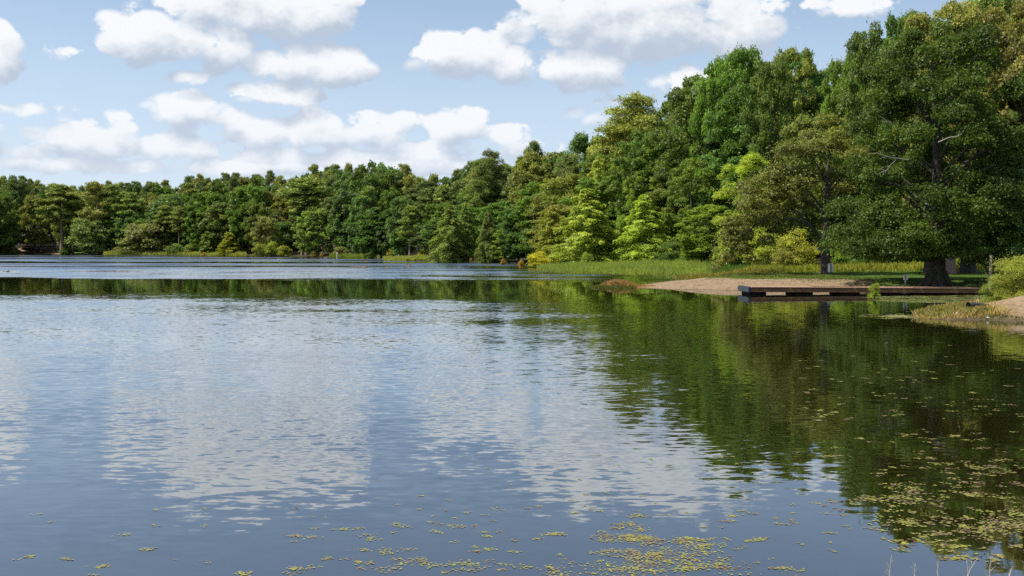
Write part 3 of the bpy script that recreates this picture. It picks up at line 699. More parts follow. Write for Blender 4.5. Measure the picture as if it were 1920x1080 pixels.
# shrubs and bushes
S = [
 ('shrubF', 486, 459, 262, 30, YEL, 'yellow-green bush at the left end of the waterside bush row'),
 ('shrubF', 510, 455, 261, 40, (.15, .17, .03), 'tallest bush of the yellow waterside bush row'),
 ('shrubF', 534, 462, 259, 28, YEL, 'bush at the right end of the yellow waterside bush row'),
 ('shrubF', 330, 458, 298, 44, (.09, .12, .035), 'green bush right of the large round willow'),
 ('shrubF', 362, 460, 296, 36, OLIVE, 'low olive bush left of the small orange-tipped cypress'),
 ('shrubF', 225, 464, 305, 40, OLIVE, 'low bush on the grass strip left of the large willow'),
 ('shrubF', 12, 458, 324, 36, OAK, 'dark bush on the far bank left of the small dock'),
 ('shrubF', 124, 464, 322, 30, GUM, 'green bush under the light pine by the far house'),
 ('shrubF', 590, 472, 248, 16, ORANGE, 'small orange bush at the far waterline left of the pale post'),
 ('shrubF', 604, 476, 246, 10, ORANGE, 'tiny orange shrub beside the small orange bush'),
 ('shrubF', 700, 470, 226, 24, GUM, 'round green bush behind the middle grass strip'),
 ('shrubF', 733, 468, 220, 18, YEL, 'round yellow-green bush left of the weathered stump post'),
 ('shrubF', 640, 464, 240, 34, GREY, 'grey-green bush behind the white marker post'),
 ('shrubF', 793, 470, 196, 24, (.19, .16, .03), 'golden bush left of the large dark olive cypress'),
 ('shrubM', 1010, 472, 128, 50, (.21, .20, .03), 'rounded orange-yellow bush standing in the water at the reed tip'),
 ('shrubM', 1100, 474, 119, 24, LIME, 'bright yellow-green bush at the foot of the big drooping cypress'),
 ('shrubM', 1262, 455, 117, 70, DARK, 'dark shrub right of the bright yellow cypress'),
 ('shrubM', 1310, 452, 114, 76, GUM, 'green shrub at the reed bed under the yellow-green tree'),
 ('shrubM', 1375, 440, 104, 80, OLIVE, 'olive shrub behind the drooping bough of the bronze oak'),
 ('shrubM', 1438, 432, 96, 84, YEL, 'yellow shrub seen under the bronze oak on its left'),
 ('shrubM', 1492, 430, 92, 80, (.16, .165, .035), 'tall yellow-brown shrub just left of the bronze oak trunk'),
 ('shrubM', 1468, 468, 88, 50, (.13, .125, .04), 'low straggly shrub in front of the tall yellow-brown one'),
 ('shrubM', 1580, 440, 97, 70, LIME, 'bright shrub right behind the bronze oak trunk'),
 ('shrubM', 1618, 462, 93, 56, GUM, 'shaded shrub behind the lawn left of the small sign'),
 ('shrubM', 1662, 466, 93, 60, OAK, 'dark shrub behind the lawn left of the great trunk'),
 ('shrubM', 1712, 458, 95, 64, GUM, 'green shrub behind the lawn just left of the great trunk'),
 ('shrubM', 1798, 458, 96, 40, LIME, 'sunlit shrub between the two rear trunks'),
 ('shrubM', 1845, 462, 94, 56, YEL, 'sunlit yellow shrub behind the wooden post'),
 ('shrubM', 1636, 498, 86, 22, DARK, 'small round dark bush at the back edge of the lawn'),
 ('shrubM', 1900, 450, 92, 80, GUM, 'shrub behind the cedar at the right edge'),
]
for (sp, x, y, d, w, tint, lab) in S: place(sp, x, y, d, w, tint, lab, 'bush', z0=None)

# ------------------------------------------------------------------ near trees, built one by one
def limb(tb, pts, r0, r1, sides=7):
    n = len(pts); tb.add(pts, [r0 + (r1 - r0) * i / (n - 1) for i in range(n)], sides)

def great_tree():
    x0, d = X_at(1757, 63), 63.0; zb = tz(x0, d)
    e = empty('shade_tree', (x0, d, zb)); tag(e, 'great dark shade tree with thick flared trunk on the lawn behind the dock', 'tree')
    H = z_at(48, d) - zb; R = 5.7
    prof = lambda t: np.clip(np.sin(np.pi * np.clip(t * .78 + .17, 0, 1)) ** .55, .15, 1)
    cl, t = crown_points(230, H * .96, R, .10, prof, .38); cl[:, 0] += .1
    crr = .88 * (.45 + .9 * rng.random(len(cl))) * (1 - .2 * t)
    # hanging skirt of boughs on the lake side
    sk = np.array([(-5.6, -1.5, 3.3), (-4.6, -3.2, 2.6), (-3.2, -4.4, 3.1), (-1.6, -5.0, 4.2), (.4, -5.2, 4.6), (1.8, -4.8, 3.9), (2.8, -3.8, 4.5), (-6.4, -.5, 4.6), (-5.8, 1.5, 3.1), (-2.4, -5.0, 5.2), (1.2, -5.2, 5.6), (3.0, -3.9, 3.0), (-.6, -4.5, 3.0), (-5.9, -2.2, 2.2), (-4.9, -1.0, 1.9), (-3.9, -3.6, 2.2), (-2.7, -3.0, 2.0), (4.4, -3.2, 3.6), (4.9, -2.0, 4.6), (-6.2, .6, 2.4), (-4.4, 2.2, 2.2)])
    cl = np.concatenate([cl, sk]); crr = np.concatenate([crr, np.full(len(sk), .95)])
    p, nr, s, var, _ = clump_leaves(cl, crr, 190000, .078, .92, scatter=.25)
    crown = link('crown', leaf_mesh('shade_crown', p, nr, s, var, .6), e, M_LEAF); crown.color = (.068, .108, .020, 1)
    tb = Tubes()
    pts = []; rad = []
    for i in range(12):
        h = [-.3, .0, .25, .6, 1.1, 1.8, 2.8, 4.2, 6, 8.5, 11, 14][i]; pts.append((math.sin(h * .3) * .12 - h * .03, 0, h)); rad.append([.80, .70, .60, .53, .50, .47, .43, .38, .31, .22, .13, .06][i])
    tb.add(pts, rad, 14)
    for a in (.4, 1.5, 2.7, 3.6, 4.6, 5.6):                       # root buttresses
        limb(tb, [(math.cos(a) * .36, math.sin(a) * .36, .85), (math.cos(a) * .68, math.sin(a) * .68, .22), (math.cos(a) * 1.15, math.sin(a) * 1.15, -.15)], .26, .10)
    limbs_to(tb, cl, H, .34, .22, 40, 6, .25)
    link('trunk', tb.mesh('shade_trunk'), e, M_BARK)
    def dead(pts, tw):
        q = Tubes(); limb(q, pts, .036, .010, 5)
        for (a, b) in tw: limb(q, [a, ((a[0] + b[0]) / 2, a[1], (a[2] + b[2]) / 2 + .05), b], .015, .004, 4)
        link('dead_branch', q.mesh('dead_branch'), e, M_PALE)
    def P(x, y, dy): dy = dy * .86; dd = d + dy; return (X_at(x, dd) - x0, dy, z_at(y, dd) - zb)
    dead([P(1700, 301, -6.2), P(1682, 298, -6.4), P(1665, 296, -6.5), P(1640, 288, -6.6), P(1624, 290, -6.6)], [(P(1678, 299, -6.4), P(1651, 332, -6.6)), (P(1665, 312, -6.5), P(1643, 320, -6.7)), (P(1660, 296, -6.5), P(1646, 299, -6.7)), (P(1660, 320, -6.6), P(1641, 329, -6.7))])
    dead([P(1755, 268, -5.8), P(1775, 259, -6.1), P(1795, 256, -6.2), P(1806, 240, -6.2)], [(P(1785, 258, -6.1), P(1800, 262, -6.2)), (P(1792, 256, -6.1), P(1797, 242, -6.2))])
    dead([P(1672, 236, -6.0), P(1655, 226, -6.2), P(1643, 218, -6.3)], [(P(1660, 230, -6.1), P(1650, 230, -6.3))])
great_tree()

def bronze_oak():
    x0, d = X_at(1549, 77), 77.0; zb = tz(x0, d)
    e = empty('oak_tree', (x0, d, zb)); tag(e, 'bronze-olive oak with forked dark trunk leaning over the sand bank', 'tree')
    def P(x, y, dy=0.0): dd = d + dy; return (X_at(x, dd) - x0, dy, z_at(y, dd) - zb)
    # leaf masses: px x, px y, depth, radius
    cm = []
    for (x, y, r, n) in [(1450, 330, 26, 5), (1490, 290, 28, 6), (1530, 262, 26, 5), (1570, 270, 26, 4), (1560, 320, 24, 4), (1500, 345, 30, 6), (1430, 380, 30, 7), (1395, 420, 26, 6), (1450, 410, 26, 5), (1380, 455, 22, 5), (1355, 485, 16, 4), (1345, 505, 10, 3),
                         (1600, 300, 22, 3), (1610, 350, 22, 3), (1590, 390, 20, 3), (1480, 385, 24, 5), (1520, 400, 14, 1), (1415, 345, 20, 3), (1575, 240, 20, 3), (1405, 470, 16, 3), (1440, 445, 16, 2), (1625, 400, 18, 2), (1600, 430, 16, 2)]:
        for k in range(n):
            dy = rng.uniform(-3.6, 3.6); q = P(x + rng.normal() * r * .6, y + rng.normal() * r * .5, dy); cm.append((*q, r / F * d * rng.uniform(.55, 1.0)))
    cm = np.array(cm)
    p, nr, s, var, _ = clump_leaves(cm[:, :3], cm[:, 3], 62000, .10, .72, scatter=.35)
    p[:, 2] = np.maximum(p[:, 2], .1)
    crown = link('crown', leaf_mesh('oak_crown', p, nr, s, var, .5), e, M_LEAF); crown.color = (.158, .172, .052, 1)
    tb = Tubes()
    limb(tb, [(0, 0, -.3), P(1549, 512), P(1548, 490), P(1547, 465), P(1547, 430), P(1549, 390), P(1551, 350), P(1550, 310)], .46, .14, 10)
    limb(tb, [(0, 0, -.25), (0, 0, .25)], .62, .42, 10)
    for pts, r in [([P(1546, 468), P(1535, 445), P(1520, 425, -1), P(1490, 412, -1.8), P(1455, 408, -2.2), P(1420, 418, -2.4), P(1390, 445, -2.6), P(1365, 480, -2.7)], .15),
                   ([P(1547, 415), P(1538, 388), P(1524, 370, 1), P(1500, 355, 1.6)], .14), ([P(1549, 370), P(1562, 345, 1), P(1585, 325, 1.5)], .10),
                   ([P(1520, 425, -1), P(1495, 400, .5), P(1460, 380, 1.5), P(1430, 370, 2)], .13), ([P(1455, 408, -2.2), P(1448, 430, -2.6), P(1452, 455, -2.8)], .06), ([P(1548, 440), P(1570, 420, -1), P(1600, 405, -1.6)], .09),
                   ([P(1549, 350), P(1535, 318, -1), P(1515, 290, -1.4)], .10)]:
        limb(tb, pts, r, r * .25, 7)
    limbs_to(tb, cm[cm[:, 2] > 5.5][:, :3], 11, .16, .5, 12, 5, .15)
    link('trunk', tb.mesh('oak_trunk'), e, M_BARK)
bronze_oak()

PR['parkN'] = [gen_broad('park_near', 21, 6.0, .14, 130, 1.25, 80000, .125, trunk=.5, seed=11 + i, nlimb=30) for i in range(2)]
def park_tree(x, ytop, d, w, tint, label, bark=None):
    o = place('parkN', x, ytop, d, w, tint, label, name='park_tree')
    for c in o.children:
        if c.name.startswith('trunk') and bark:
            c.material_slots[0].link = 'OBJECT'; c.material_slots[0].material = bark
    for c in o.children:
        if c.name.startswith('crown'):
            c.material_slots[0].link = 'OBJECT'; c.material_slots[0].material = M_LEAF
        elif not bark:
            c.material_slots[0].link = 'OBJECT'; c.material_slots[0].material = M_BARK
M_BARKL = noise_mat('bark_pale_pink', (.16, .11, .09), (.40, .31, .27), 5, bump=.8, stretch=(3, 3, .6), bdist=.05)
park_tree(1779, 10, 78, 210, BRONZE, 'tall brownish tree with pale pinkish trunk behind the great trunk', M_BARKL)
park_tree(1815, 20, 80, 250, (.085, .10, .034), 'tall tree with dark trunk, rightmost of the trunks behind the dock')
park_tree(1744, 40, 79, 200, OAK, 'tree whose trunk base shows just left behind the great trunk')
park_tree(1925, -40, 74, 230, (.10, .10, .040), 'brownish tall tree cut off by the right edge of the picture')

PR['cedar'] = [gen_cypress('cedar', 8, 3.0, 150, 60000, .075, cb=.10, trunk=.16, droop=.05, rise=.45, power=.6, tri=True)]
c = place('cedar', 1905, 290, 60, 150, (.045, .085, .036), 'dark feathery cedar at the right edge above the waterside bush', name='cedar_tree')
PR['bushN'] = [gen_shrub('waterside_bush', 2.6, 1.7, 60, .36, 26000, .042, asp=.35, tri=True)]
place('bushN', 1908, 484, 45.5, 128, (.125, .14, .034), 'feathery yellow-green bush at the cove by the right edge', 'bush', name='waterside_bush')
place('bushN', 1862, 528, 46.0, 52, (.11, .13, .034), 'smaller feathery bush growing out left of the yellow-green one', 'bush', name='waterside_bush')
place('bushN', 1640, 532, 52.2, 26, (.13, .16, .028), 'single small sapling standing in the water before the dock', 'sapling', name='sapling', z0=-.02)
# drowned saplings out in the cove
for (x, y, yb, w, tint, lab) in [(977, 489, 503.5, 15, ORANGE, 'thin orange-leaved sapling standing in open water left of the rounded orange bush'),
                                 (944, 486, 496.5, 12, (.18, .13, .03), 'small orange sapling in the water at the cove mouth'),
                                 (915, 496, 502.5, 6, OLIVE, 'tiny bare sapling farthest out in the cove'),
                                 (883, 484, 492.5, 6, (.2, .14, .05), 'tiny sapling before the large dark olive cypress'),
                                 (382, 473.5, 481, 8, (.22, .12, .05), 'reddish sapling on the far grass strip')]:
    place('shrubM', x, y, on_plane(x, yb).y, w, tint, lab, 'sapling', name='sapling', z0=-.02)

# ------------------------------------------------------------------ grasses (uncountable: stuff)
def blades(name, pts, h, w, label, tint, cat='grass', lean=.35, zoff=0.0, on_ground=True):
    n = len(pts); z = terrain(pts[:, 0], pts[:, 1]); z = np.maximum(z, -.06) + zoff
    hh = h * (.5 + .6 * rng.random(n)) * (1 + .3 * vnoise(pts[:, 0], pts[:, 1], 1.7) + .2 * vnoise(pts[:, 0] + 5, pts[:, 1], 4.3)) if np.isscalar(h) else h
    a = rng.random(n) * 6.283; ln = lean * rng.random(n)
    b = np.stack([pts[:, 0], pts[:, 1], z - .03], 1)
    s = np.stack([np.cos(a + 1.57), np.sin(a + 1.57), np.zeros(n)], 1) * w * (.6 + .8 * rng.random(n))[:, None]
    mid = b + np.stack([np.cos(a) * ln * hh * .35, np.sin(a) * ln * hh * .35, hh * .55], 1)
    tip = b + np.stack([np.cos(a) * ln * hh, np.sin(a) * ln * hh, hh * (1 - .25 * ln)], 1)
    v = np.stack([b - s, b + s, mid + s * .7, tip, mid - s * .7], 1).reshape(-1, 3)
    f = np.arange(n * 5).reshape(n, 5)
    patch = vnoise(pts[:, 0], pts[:, 1], .8) * .5 + .5
    me = np_mesh(name, v, f, np.clip(patch * .25 + rng.random(n) * .75, 0, 1))
    o = link(name, me, mat=M_GRASS); o.color = (*tint, 1)
    tag(o, label, cat, kind='stuff'); return o
def quad_pts(n, poly):
    """random points in a convex quad given as pixels on the water plane"""
    q = [np.array(on_plane(x, y)[:2]) for x, y in poly]
    u, v = rng.random(n)[:, None], rng.random(n)[:, None]
    return (q[0] * (1 - u) + q[1] * u) * (1 - v) + (q[3] * (1 - u) + q[2] * u) * v
def land_only(p, lo, hi=1e9):
    sd = signed_dist(p[:, 0], p[:, 1]); return p[(sd > lo) & (sd < hi)]

def strip_pts(n, x0, x1, depth):
    x = rng.uniform(x0, x1, n); sx = [p[0] for p in SHORE_PX[:19]]; sy = [p[1] for p in SHORE_PX[:19]]
    d = np.array([on_plane(960, y).y for y in np.interp(x, sx, sy)]) + rng.random(n) ** 1.3 * depth - .5
    return np.stack([(x - 960) / F * d, d], 1)
# reed bed along the right shore
R1 = np.stack([rng.uniform(2.2, 27, 90000), rng.uniform(92, 136, 90000)], 1); pr = R1[:, 0] / R1[:, 1] * F + 960
R1 = R1[(pr > 1006) & (pr < 1352) & ((R1[:, 1] > 95.5) | (pr < 1335))]; sdR = signed_dist(R1[:, 0], R1[:, 1]); R1 = R1[(sdR > -.9) & (sdR < 17)]
blades('reed_bed', R1, .60, .020, 'bright green reed bed fringing the cove right of the orange bush', (.27, .365, .10), 'reeds', .3)
R2 = quad_pts(16000, [(1325, 518), (1450, 517.5), (1440, 506), (1325, 507)])
blades('tall_grass', land_only(R2, .5), .6, .022, 'dense green tall grass behind the sand spit', (.10, .20, .04), 'grass', .4)
W1 = np.stack([rng.uniform(20.5, 45, 24000), rng.uniform(83.5, 92, 24000)], 1)
blades('weed_strip', W1[vnoise(W1[:, 0], W1[:, 1], .9) + .6 * vnoise(W1[:, 0], W1[:, 1], 2.7) + rng.random(len(W1)) > .15], .62, .026, 'sunlit yellow-green weeds along the back of the lawn', (.27, .31, .06), 'weeds', .5)
W2 = np.stack([rng.uniform(14, 22, 6000), rng.uniform(80, 88, 6000)], 1)
blades('weed_patch', W2[::2], .42, .022, 'straggly brownish weeds at the foot of the bronze oak', (.24, .23, .07), 'weeds', .6)
G1 = strip_pts(16000, 194, 462, 7)
blades('far_grass_strip', land_only(G1, -.8), 1.0, .06, 'pale green grass strip along the far left shore', (.34, .40, .12), 'grass', .3)
G2 = strip_pts(8000, 618, 712, 6)
blades('middle_grass_strip', land_only(G2, -.6), .8, .05, 'green grass strip along the shore behind the floating logs', (.22, .31, .08), 'grass', .3)
G3 = strip_pts(9000, 718, 804, 7)
blades('headland_grass', land_only(G3, -.6), .75, .045, 'pale grassy headland left of the large dark olive cypress', (.33, .39, .12), 'grass', .3)
G4 = strip_pts(2500, 2, 34, 5)
blades('bank_grass', land_only(G4, -.6), .8, .05, 'low grass at the far left bank', (.13, .19, .05), 'grass', .3)
# spit tip
D1 = np.stack([X_at(1166, 69) + rng.normal(size=5200) * .85, 69 + rng.normal(size=5200) * .8], 1)
D1[:, 0] = np.clip(D1[:, 0], 5.6, 10.5)
hh = .5 * np.exp(-((D1[:, 0] - X_at(1160, 69)) / 1.0) ** 2) * (.55 + .6 * rng.random(len(D1))) + .1
blades('dry_grass_tuft', D1, hh, .014, 'dry brown grass tuft on the tip of the sand spit', (.34, .235, .125), 'grass', 1.0)
D2 = np.stack([rng.uniform(X_at(1108, 67), X_at(1186, 67), 3600), 66.8 + rng.normal(size=3600) * .8], 1)
blades('water_grass', D2, .26 * (.5 + .7 * rng.random(3600)), .016, 'olive green water grass growing off the tip of the sand spit', (.12, .15, .04), 'grass', .7)
# bank edge grass above the sand
B1 = np.stack([rng.uniform(13, 24, 12000), rng.uniform(66, 80, 12000)], 1)
sdB = signed_dist(B1[:, 0], B1[:, 1]); B1 = B1[(sdB > 5.0) & (sdB < 11)]
blades('bank_top_grass', B1, .14, .018, 'short grass along the top of the sand bank', (.13, .17, .05), 'grass', .8)
B2 = np.stack([rng.uniform(8, 24, 9000), rng.uniform(61, 70, 9000)], 1)
sdB = signed_dist(B2[:, 0], B2[:, 1]); keep = (sdB > .4) & (sdB < 6.5) & (vnoise(B2[:, 0], B2[:, 1], 2.3) + vnoise(B2[:, 0], B2[:, 1], 5.1) > .55)
blades('sand_stubble', B2[keep], .10, .012, 'sparse brown stubble scattered over the sand bank', (.20, .13, .07), 'grass', 1.0)
# near spit: dry grass
N1 = np.stack([rng.uniform(15.6, 19.2, 9000), rng.uniform(37.6, 43.2, 9000)], 1)
N1 = land_only(N1, -.25)
keep = rng.random(len(N1)) < np.where(N1[:, 1] < 38.9, .5, .35) * np.where(N1[:, 0] > 18.9, .35, 1)
blades('spit_dry_grass', N1[keep], .27, .007, 'tall straw-coloured grass on the near spit beside the black pipe', (.42, .35, .18), 'grass', .7)
N2 = land_only(np.stack([rng.uniform(15.6, 18.6, 2600), rng.uniform(38, 42, 2600)], 1), -.1)
blades('spit_green_grass', N2, .28, .008, 'green blades among the straw-coloured grass of the near spit', (.17, .20, .05), 'grass', .6)
N3 = np.stack([rng.uniform(17.6, 24, 8000), rng.uniform(35.2, 38.4, 8000)], 1); s3 = signed_dist(N3[:, 0], N3[:, 1]); N3 = N3[(s3 > -.1) & (s3 < .7)]
blades('shore_fringe_grass', N3, .11, .012, 'thin green fringe where the near sand meets the water', (.13, .15, .05), 'grass', .9)
# lawn texture near the dock end
LW = np.stack([rng.uniform(19, 36, 60000), rng.uniform(56.5, 84, 60000)], 1); LW = land_only(LW, 2.2)
blades('lawn_grass', LW, .07, .02, 'mown green lawn grass under the shade trees', (.085, .15, .028), 'grass', .9)

# ------------------------------------------------------------------ floating plants
def pads(name, specs, label, tint, zlift=.002):
    """specs: list of (x, y, rx, ry, count, leaf radius) in metres on the water"""
    c = []; r = []; va = []
    for (x, y, rx, ry, n, lr) in specs:
        # a mat is a chain of smaller tufts
        k = max(2, int(n / 14)); tx = rng.normal(size=k) * rx * .5; ty = rng.normal(size=k) * ry * .5
        i = rng.integers(0, k, n); sp = .22
        c.append(np.stack([x + tx[i] + rng.normal(size=n) * (rx * sp * .6 + lr), y + ty[i] + rng.normal(size=n) * (ry * sp * .6 + lr)], 1)); r.append(lr * (.5 + .9 * rng.random(n)))
        tv = rng.random(k); va.append(np.clip(tv[i] * .6 + rng.random(n) * .4, 0, 1))
    c = np.concatenate(c); r = np.concatenate(r); va = np.concatenate(va); n = len(c)
    k = 6; a = rng.random(n)[:, None] * 6.28 + np.arange(k)[None, :] * 6.283 / k
    rr = r[:, None] * (1 + .25 * rng.normal(size=(n, k)).clip(-1, 1)); asp = .55 + .45 * rng.random(n)[:, None]
    tilt = rng.normal(size=(n, 1)) * .05
    x = c[:, :1] + np.cos(a) * rr; y = c[:, 1:] + np.sin(a) * rr * asp
    z = zlift + .004 * rng.random((n, 1)) + np.abs(np.cos(a) * rr * tilt) * 1.0
    v = np.stack([x, y, z], 2).reshape(-1, 3)
    o = link(name, np_mesh(name, v, np.arange(n * k).reshape(n, k), va), mat=M_PAD); tag(o, label, 'water plants', kind='stuff'); o.color = (*tint, 1); return o

def pad_mat():
    m, nt, N, L = mat_new('floating_leaves')
    at = N('ShaderNodeAttribute'); at.attribute_name = 'var'; oi = N('ShaderNodeObjectInfo')
    r = N('ShaderNodeValToRGB'); L(at.outputs['Fac'], r.inputs[0]); e = r.color_ramp.elements
    e[0].position = 0; e[0].color = (.10, .055, .035, 1); e[1].position = 1; e[1].color = (.40, .42, .06, 1)
    for p_, c_ in ((.22, (.20, .15, .085)), (.36, (.28, .23, .11)), (.5, (.25, .27, .05)), (.75, (.30, .34, .05))):
        q = e.new(p_); q.color = (*c_, 1)
    v = N('ShaderNodeVectorMath'); v.operation = 'MULTIPLY'; L(r.outputs[0], v.inputs[0]); L(oi.outputs['Color'], v.inputs[1])
    p = N('ShaderNodeBsdfPrincipled'); L(v.outputs[0], p.inputs['Base Color']); p.inputs['Roughness'].default_value = .38
    o = N('ShaderNodeOutputMaterial'); L(p.outputs[0], o.inputs['Surface']); return m
M_PAD = pad_mat()

sp = []
for (x, y, wpx, n) in [(1240, 1058, 300, 700), (1160, 1072, 240, 420), (1180, 985, 120, 260), (1220, 1010, 150, 420), (1150, 1010, 130, 320), (1280, 1020, 160, 420), (1180, 1040, 180, 420), (1260, 1040, 150, 380), (1330, 1062, 140, 320), (1300, 1012, 100, 200),
                       (1205, 966, 90, 120), (1380, 965, 80, 70), (1360, 977, 50, 50), (1420, 1012, 70, 90), (1045, 1000, 110, 120), (1030, 1075, 120, 160), (985, 1010, 60, 60), (1000, 950, 60, 50), (1110, 960, 60, 50), (1250, 874, 40, 30),
                       (570, 1003, 130, 90), (680, 1010, 110, 80), (700, 1032, 110, 140), (840, 992, 100, 110), (780, 985, 120, 90), (870, 1060, 160, 200), (780, 1055, 120, 130), (640, 1050, 110, 100), (540, 1065, 110, 110), (280, 1030, 70, 60), (185, 1068, 70, 50),
                       (720, 1070, 100, 120), (860, 960, 60, 40), (930, 955, 70, 40), (465, 1075, 70, 50), (70, 1042, 50, 30), (120, 1048, 40, 30), (90, 980, 40, 20), (235, 1003, 50, 30), (300, 985, 40, 20), (925, 1035, 80, 90), (960, 1056, 90, 100), (910, 1005, 60, 50), (660, 990, 60, 40), (590, 990, 40, 20), (1480, 985, 60, 40), (1540, 965, 60, 40), (1560, 1000, 50, 30), (1445, 1065, 90, 70), (1500, 945, 60, 40)]:
    q = on_plane(x, y); rx = wpx / F * q.y * .5
    sp.append((q.x, q.y, rx * .9, rx * .5, int(n * .62), .0105))
for k in range(75):
    q = on_plane(1600 * rng.random() ** .6, rng.uniform(935, 1078)); sp.append((q.x, q.y, .05, .04, int(rng.integers(4, 16)), .0095))
for k in range(26):
    q = on_plane(rng.uniform(700, 1500), rng.uniform(850, 940)); sp.append((q.x, q.y, .05, .04, int(rng.integers(3, 9)), .013))
pads('floating_leaves', sp, 'yellow-green and brown leaves floating in the calm water in front', (.86, .76, .6))
sp = []
for k in range(185):
    y = 745 + 305 * rng.random() ** .85; lo = 1590 + 40 * math.sin(y * .03) + (60 if y > 980 else 0) + (y > 1010) * 110 - (y < 850) * rng.random() * 120; x = lo + (1960 - lo) * rng.random() ** .9
    dens = .45 + .9 * math.exp(-((y - 920) / 80) ** 2)
    q = on_plane(x, y); big = rng.random() ** 2.5; w = (.04 + .22 * big) * dens
    sp.append((q.x, q.y, w, w * .75, int(5 + 38 * big * dens), .0150))
for (x, y, w) in [(1690, 942, .42), (1640, 935, .34), (1710, 985, .40), (1700, 1022, .34), (1890, 1000, .5), (1915, 990, .5), (1860, 985, .34), (1830, 875, .36), (1800, 1022, .16), (1750, 1002, .2), (1830, 930, .3), (1860, 960, .3), (1560, 855, .2), (1700, 815, .16)]:
    q = on_plane(x, y); sp.append((q.x, q.y, w, w * .7, int(260 * w), .0155))
for k in range(70):
    q = on_plane(rng.uniform(1500, 1915), rng.uniform(640, 790)); sp.append((q.x, q.y, .08, .07, int(rng.integers(3, 14)), .024))
pads('floating_mats', sp, 'broken mats of tan and yellow-green floating leaves at the lower right', (.70, .62, .54))
sp = []
for k in range(260):
    x = rng.uniform(1640, 1868); y = rng.uniform(553 + (1868 - x) * .015, 567.5 - max(0, (1720 - x)) * .05)
    q = on_plane(x, y); sp.append((q.x, q.y, .55, .4, 30, .045))
pads('duckweed_sheet', sp, 'olive sheet of floating weed between the dock and the near spit', (.62, .72, .8))
sp = []
for k in range(70):
    q = on_plane(rng.normal(1690, 26), rng.normal(593, 2.2)); sp.append((q.x, q.y, .35, .16, 22, .035))
pads('straw_mat', sp, 'pale straw-coloured floating mat trailing off the near spit', (1.0, .95, 1.4))

# ------------------------------------------------------------------ dock
M_PLANK = noise_mat('weathered_plank', (.17, .10, .062), (.36, .235, .16), 5, bump=.4, stretch=(6, 1, 1))
M_FASC = noise_mat('treated_fascia', (.12, .062, .030), (.26, .145, .075), 4, bump=.4, stretch=(.6, 4, 4))
M_BLACK = noise_mat('black_float', (.005, .005, .005), (.014, .014, .015), 9, rough=.9, bump=.2, spec=.08)
M_BUMP = noise_mat('blue_grey_bumper', (.022, .026, .034), (.055, .062, .078), 8, rough=.8, spec=.15)
def dock():
    A = on_plane(1404, 552.4); B = on_plane(1852, 551.2)
    A = Vector((A.x, A.y, 0)); B = Vector((B.x, B.y, 0)); L = (B - A).length; ang = math.atan2(B.y - A.y, B.x - A.x)
    e = empty('dock', A, ang); tag(e, 'long low brown wooden dock on black floats', 'dock')
    e.rotation_euler = (0, math.atan(.10 / L), ang)
    W = 2.0; zt = .435
    n = int(L / .145); me = boxes_mesh('deck_plank', [(0, .138, -.06, W, 0, .038)], .004)
    me2 = boxes_mesh('deck_plank_long', [(0, .138, -.10, W, 0, .038)], .004)
    for i in range(n):
        if i in (n - 3, n - 6, n - 14): continue
        o = link('plank', me if rng.random() < .6 else me2, e, M_PLANK); o.location = (i * .145, rng.normal() * .012, zt - .038 + rng.normal() * .003); o.rotation_euler = (rng.normal() * .004, rng.normal() * .01, rng.normal() * .006)
    for (a, b) in ((.12, L * .36), (L * .36 + .004, L * .7), (L * .7 + .004, L)):                   # front fascia in three lengths
        link('fascia_board', boxes_mesh('fascia_board', [(a, b, -.04, .0, zt - .285, zt - .046)], .006), e, M_FASC)
        link('fascia_board', boxes_mesh('fascia_board', [(a, b, W - .06, W - .02, zt - .285, zt - .046)], .006), e, M_FASC)
        link('edge_strip', boxes_mesh('edge_strip', [(a, b - .02, -.125, -.065, zt - .036, zt + .016)], .004), e, M_PLANK)
    for (a, b, y) in ((L * .28, L * .52, .9), (L * .60, L * .76, 1.3), (L * .70, L * .93, .5)):     # loose boards lying along the deck are nailed down
        link('tread_board', boxes_mesh('tread_board', [(a, b, y, y + .19, zt + .004, zt + .042)], .004), e, M_PLANK)
    px = lambda x: (x - 1404) / (1852 - 1404) * L
    for (a, b) in ((1404, 1424), (1425.5, 1434), (1488, 1512.5), (1514.5, 1521), (1572, 1609), (1655, 1688), (1727, 1775), (1778, 1832)):
        f = link('float', boxes_mesh('float', [(px(a) + .12, px(b) + .1, .05, W - .1, -.22 + .1 * (px(a) / L), zt - .29)], .03), e, M_BLACK)
    bm = link('bumper', boxes_mesh('bumper', [(-.07, .11, -.13, W + .05, zt - .30, zt - .01), (-.06, .09, -.11, W + .03, zt - .008, zt + .03)], .015), e, M_BUMP)
    # cross joists showing at the worn landward end
    jm = boxes_mesh('joist', [(0, .05, .0, W - .07, zt - .27, zt - .05)], .004)
    for i in range(14):
        o = link('joist', jm, e, M_FASC); o.location.x = .4 + i * (L - .8) / 13
dock()

